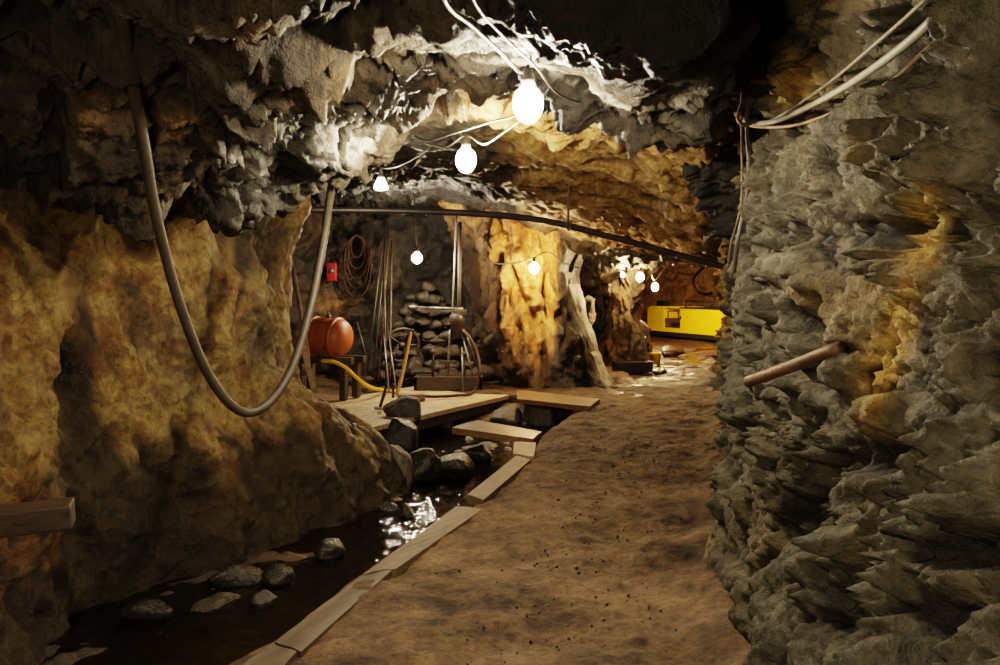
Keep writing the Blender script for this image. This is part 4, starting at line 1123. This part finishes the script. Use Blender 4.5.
for x in (0.35, 1.25, 2.5, 3.4):
    wb = bmesh.new()
    lathe(wb, [(0, -0.04), (0.13, -0.04), (0.15, -0.01), (0.15, 0.04), (0, 0.05)], 20, Matrix.Translation((x, 0.12, 0.15)) @ Matrix.Rotation(PI/2, 4, 'X'))
    from_bm('wheel', wb, M['darksteel'], t, True)
rl = bmesh.new()
for x in (s2 + 0.25, s2 + (ll - s2) * 0.62, ll + 0.1):
    tube(rl, [Vector((x, 0.05, 0.96)), Vector((x, 0.05, 1.17))], 0.022, 8, 2)
tube(rl, [Vector((s2 + 0.25, 0.05, 1.17)), Vector((ll + 0.12, 0.05, 1.15))], 0.022, 8, 2)
from_bm('railing', rl, M['black'], t, True)
loco_poly('lamp_housing', [(0.1, 0.99), (0.5, 0.99), (0.5, 1.16), (0.1, 1.16)], 0.1, 0.35, M['black'])
from_bm('latch', bm_box((0.05, 0.03, 0.10), (s2 + 0.06, -0.012, 0.66), (0, 0, 0), 0.008), M['black'], t)

# yellow bucket and trough at the rear pillar
bk = G(655, 364.5)
t = thing('bucket', 'small yellow bucket on the wet floor by the rear pillar', 'bucket', bk)
from_bm('shell', bm_lathe([(0, 0.005), (0.10, 0.005), (0.125, 0.22), (0.132, 0.225), (0.132, 0.235), (0.118, 0.235), (0.095, 0.03), (0, 0.03)], 22), M['yellow'], t, True)
from_bm('handle', bm_tube([Vector((0.125*math.cos(a), -0.03 + 0.0*a, 0.22 + 0.11*math.sin(a))) for a in [PI*k/8 for k in range(9)]], 0.006, 6, 2), M['darksteel'], t, True)
tr = G(634, 373.5)
t = thing('trough', 'black trough on the floor below the grey rear pillar', 'trough', (tr.x, tr.y + 0.2, 0), (0, 0, 0.15))
tb_ = bmesh.new()
for sy in (-1, 1): box(tb_, (0.66, 0.03, 0.2), (0, sy * 0.17, 0.11), (sy * -0.12, 0, 0), 0.006)
for sx in (-1, 1): box(tb_, (0.03, 0.32, 0.2), (sx * 0.32, 0, 0.11), (0, sx * 0.12, 0), 0.006)
box(tb_, (0.64, 0.32, 0.02), (0, 0, 0.02), (0, 0, 0), 0.004)
from_bm('tub', tb_, M['black'], t)
rock('dark rock on the far floor behind the yellow bucket', G(672, 356) , (0.32, 0.25, 0.13), 501, M['wetstone'], 0.4, sink=0.3)
rock('flat dark rock on the wet floor right of the trough', G(660, 374), (0.18, 0.15, 0.06), 502, M['wetstone'], 1.0, sink=0.3)

o = cable('black hose end curling from the far ochre wall above the locomotive', [P(703, 268, 29.5), P(694, 278, 29.0), P(696, 290, 28.8), P(704, 294, 28.9), P(712, 293, 29.3)], 0.045, M['black'], 'bent_hose', 'hose')

# ------------------------------------------------------------------ ADDED FILL LIGHTS, WORLD, CAMERA
def lamp(loc, power, col, r=0.08):
    l = bpy.data.lights.new('fill_light', 'POINT'); l.energy = power; l.color = col; l.shadow_soft_size = r
    o = bpy.data.objects.new('fill_light', l); o.location = loc; C.objects.link(o)
lamp((-0.5, 0.0, 1.6), 135, (1.0, 0.82, 0.56), 0.12)  # added fill light beside the camera, no real lamp stands here
lamp((3.35, 23.3, 1.95), 640, (1.0, 0.70, 0.36), 0.12)   # added light to brighten the locomotive, unseen behind the rear pillar

w = bpy.data.worlds.new('cave_world'); bpy.context.scene.world = w
w.use_nodes = True
w.node_tree.nodes['Background'].inputs[0].default_value = (0.6, 0.5, 0.35, 1)
w.node_tree.nodes['Background'].inputs[1].default_value = 0.02

cam = bpy.data.cameras.new('camera'); co = bpy.data.objects.new('camera', cam); C.objects.link(co)
co.location = (0, 0, CH); co.rotation_euler = (PI/2, 0, 0)
cam.sensor_fit = 'HORIZONTAL'; cam.sensor_width = 36; cam.lens = F / 1000 * 36
cam.shift_y = -(332.5 - HZ) / 1000
cam.clip_start = 0.05; cam.clip_end = 200
sc = bpy.context.scene
sc.camera = co
sc.view_settings.view_transform = 'Filmic'
sc.view_settings.look = 'Medium High Contrast'
sc.view_settings.exposure = 0.65
sc.cycles.use_denoising = True
sc.cycles.sample_clamp_indirect = 6
sc.cycles.max_bounces = 8; sc.cycles.diffuse_bounces = 4; sc.cycles.transparent_max_bounces = 12
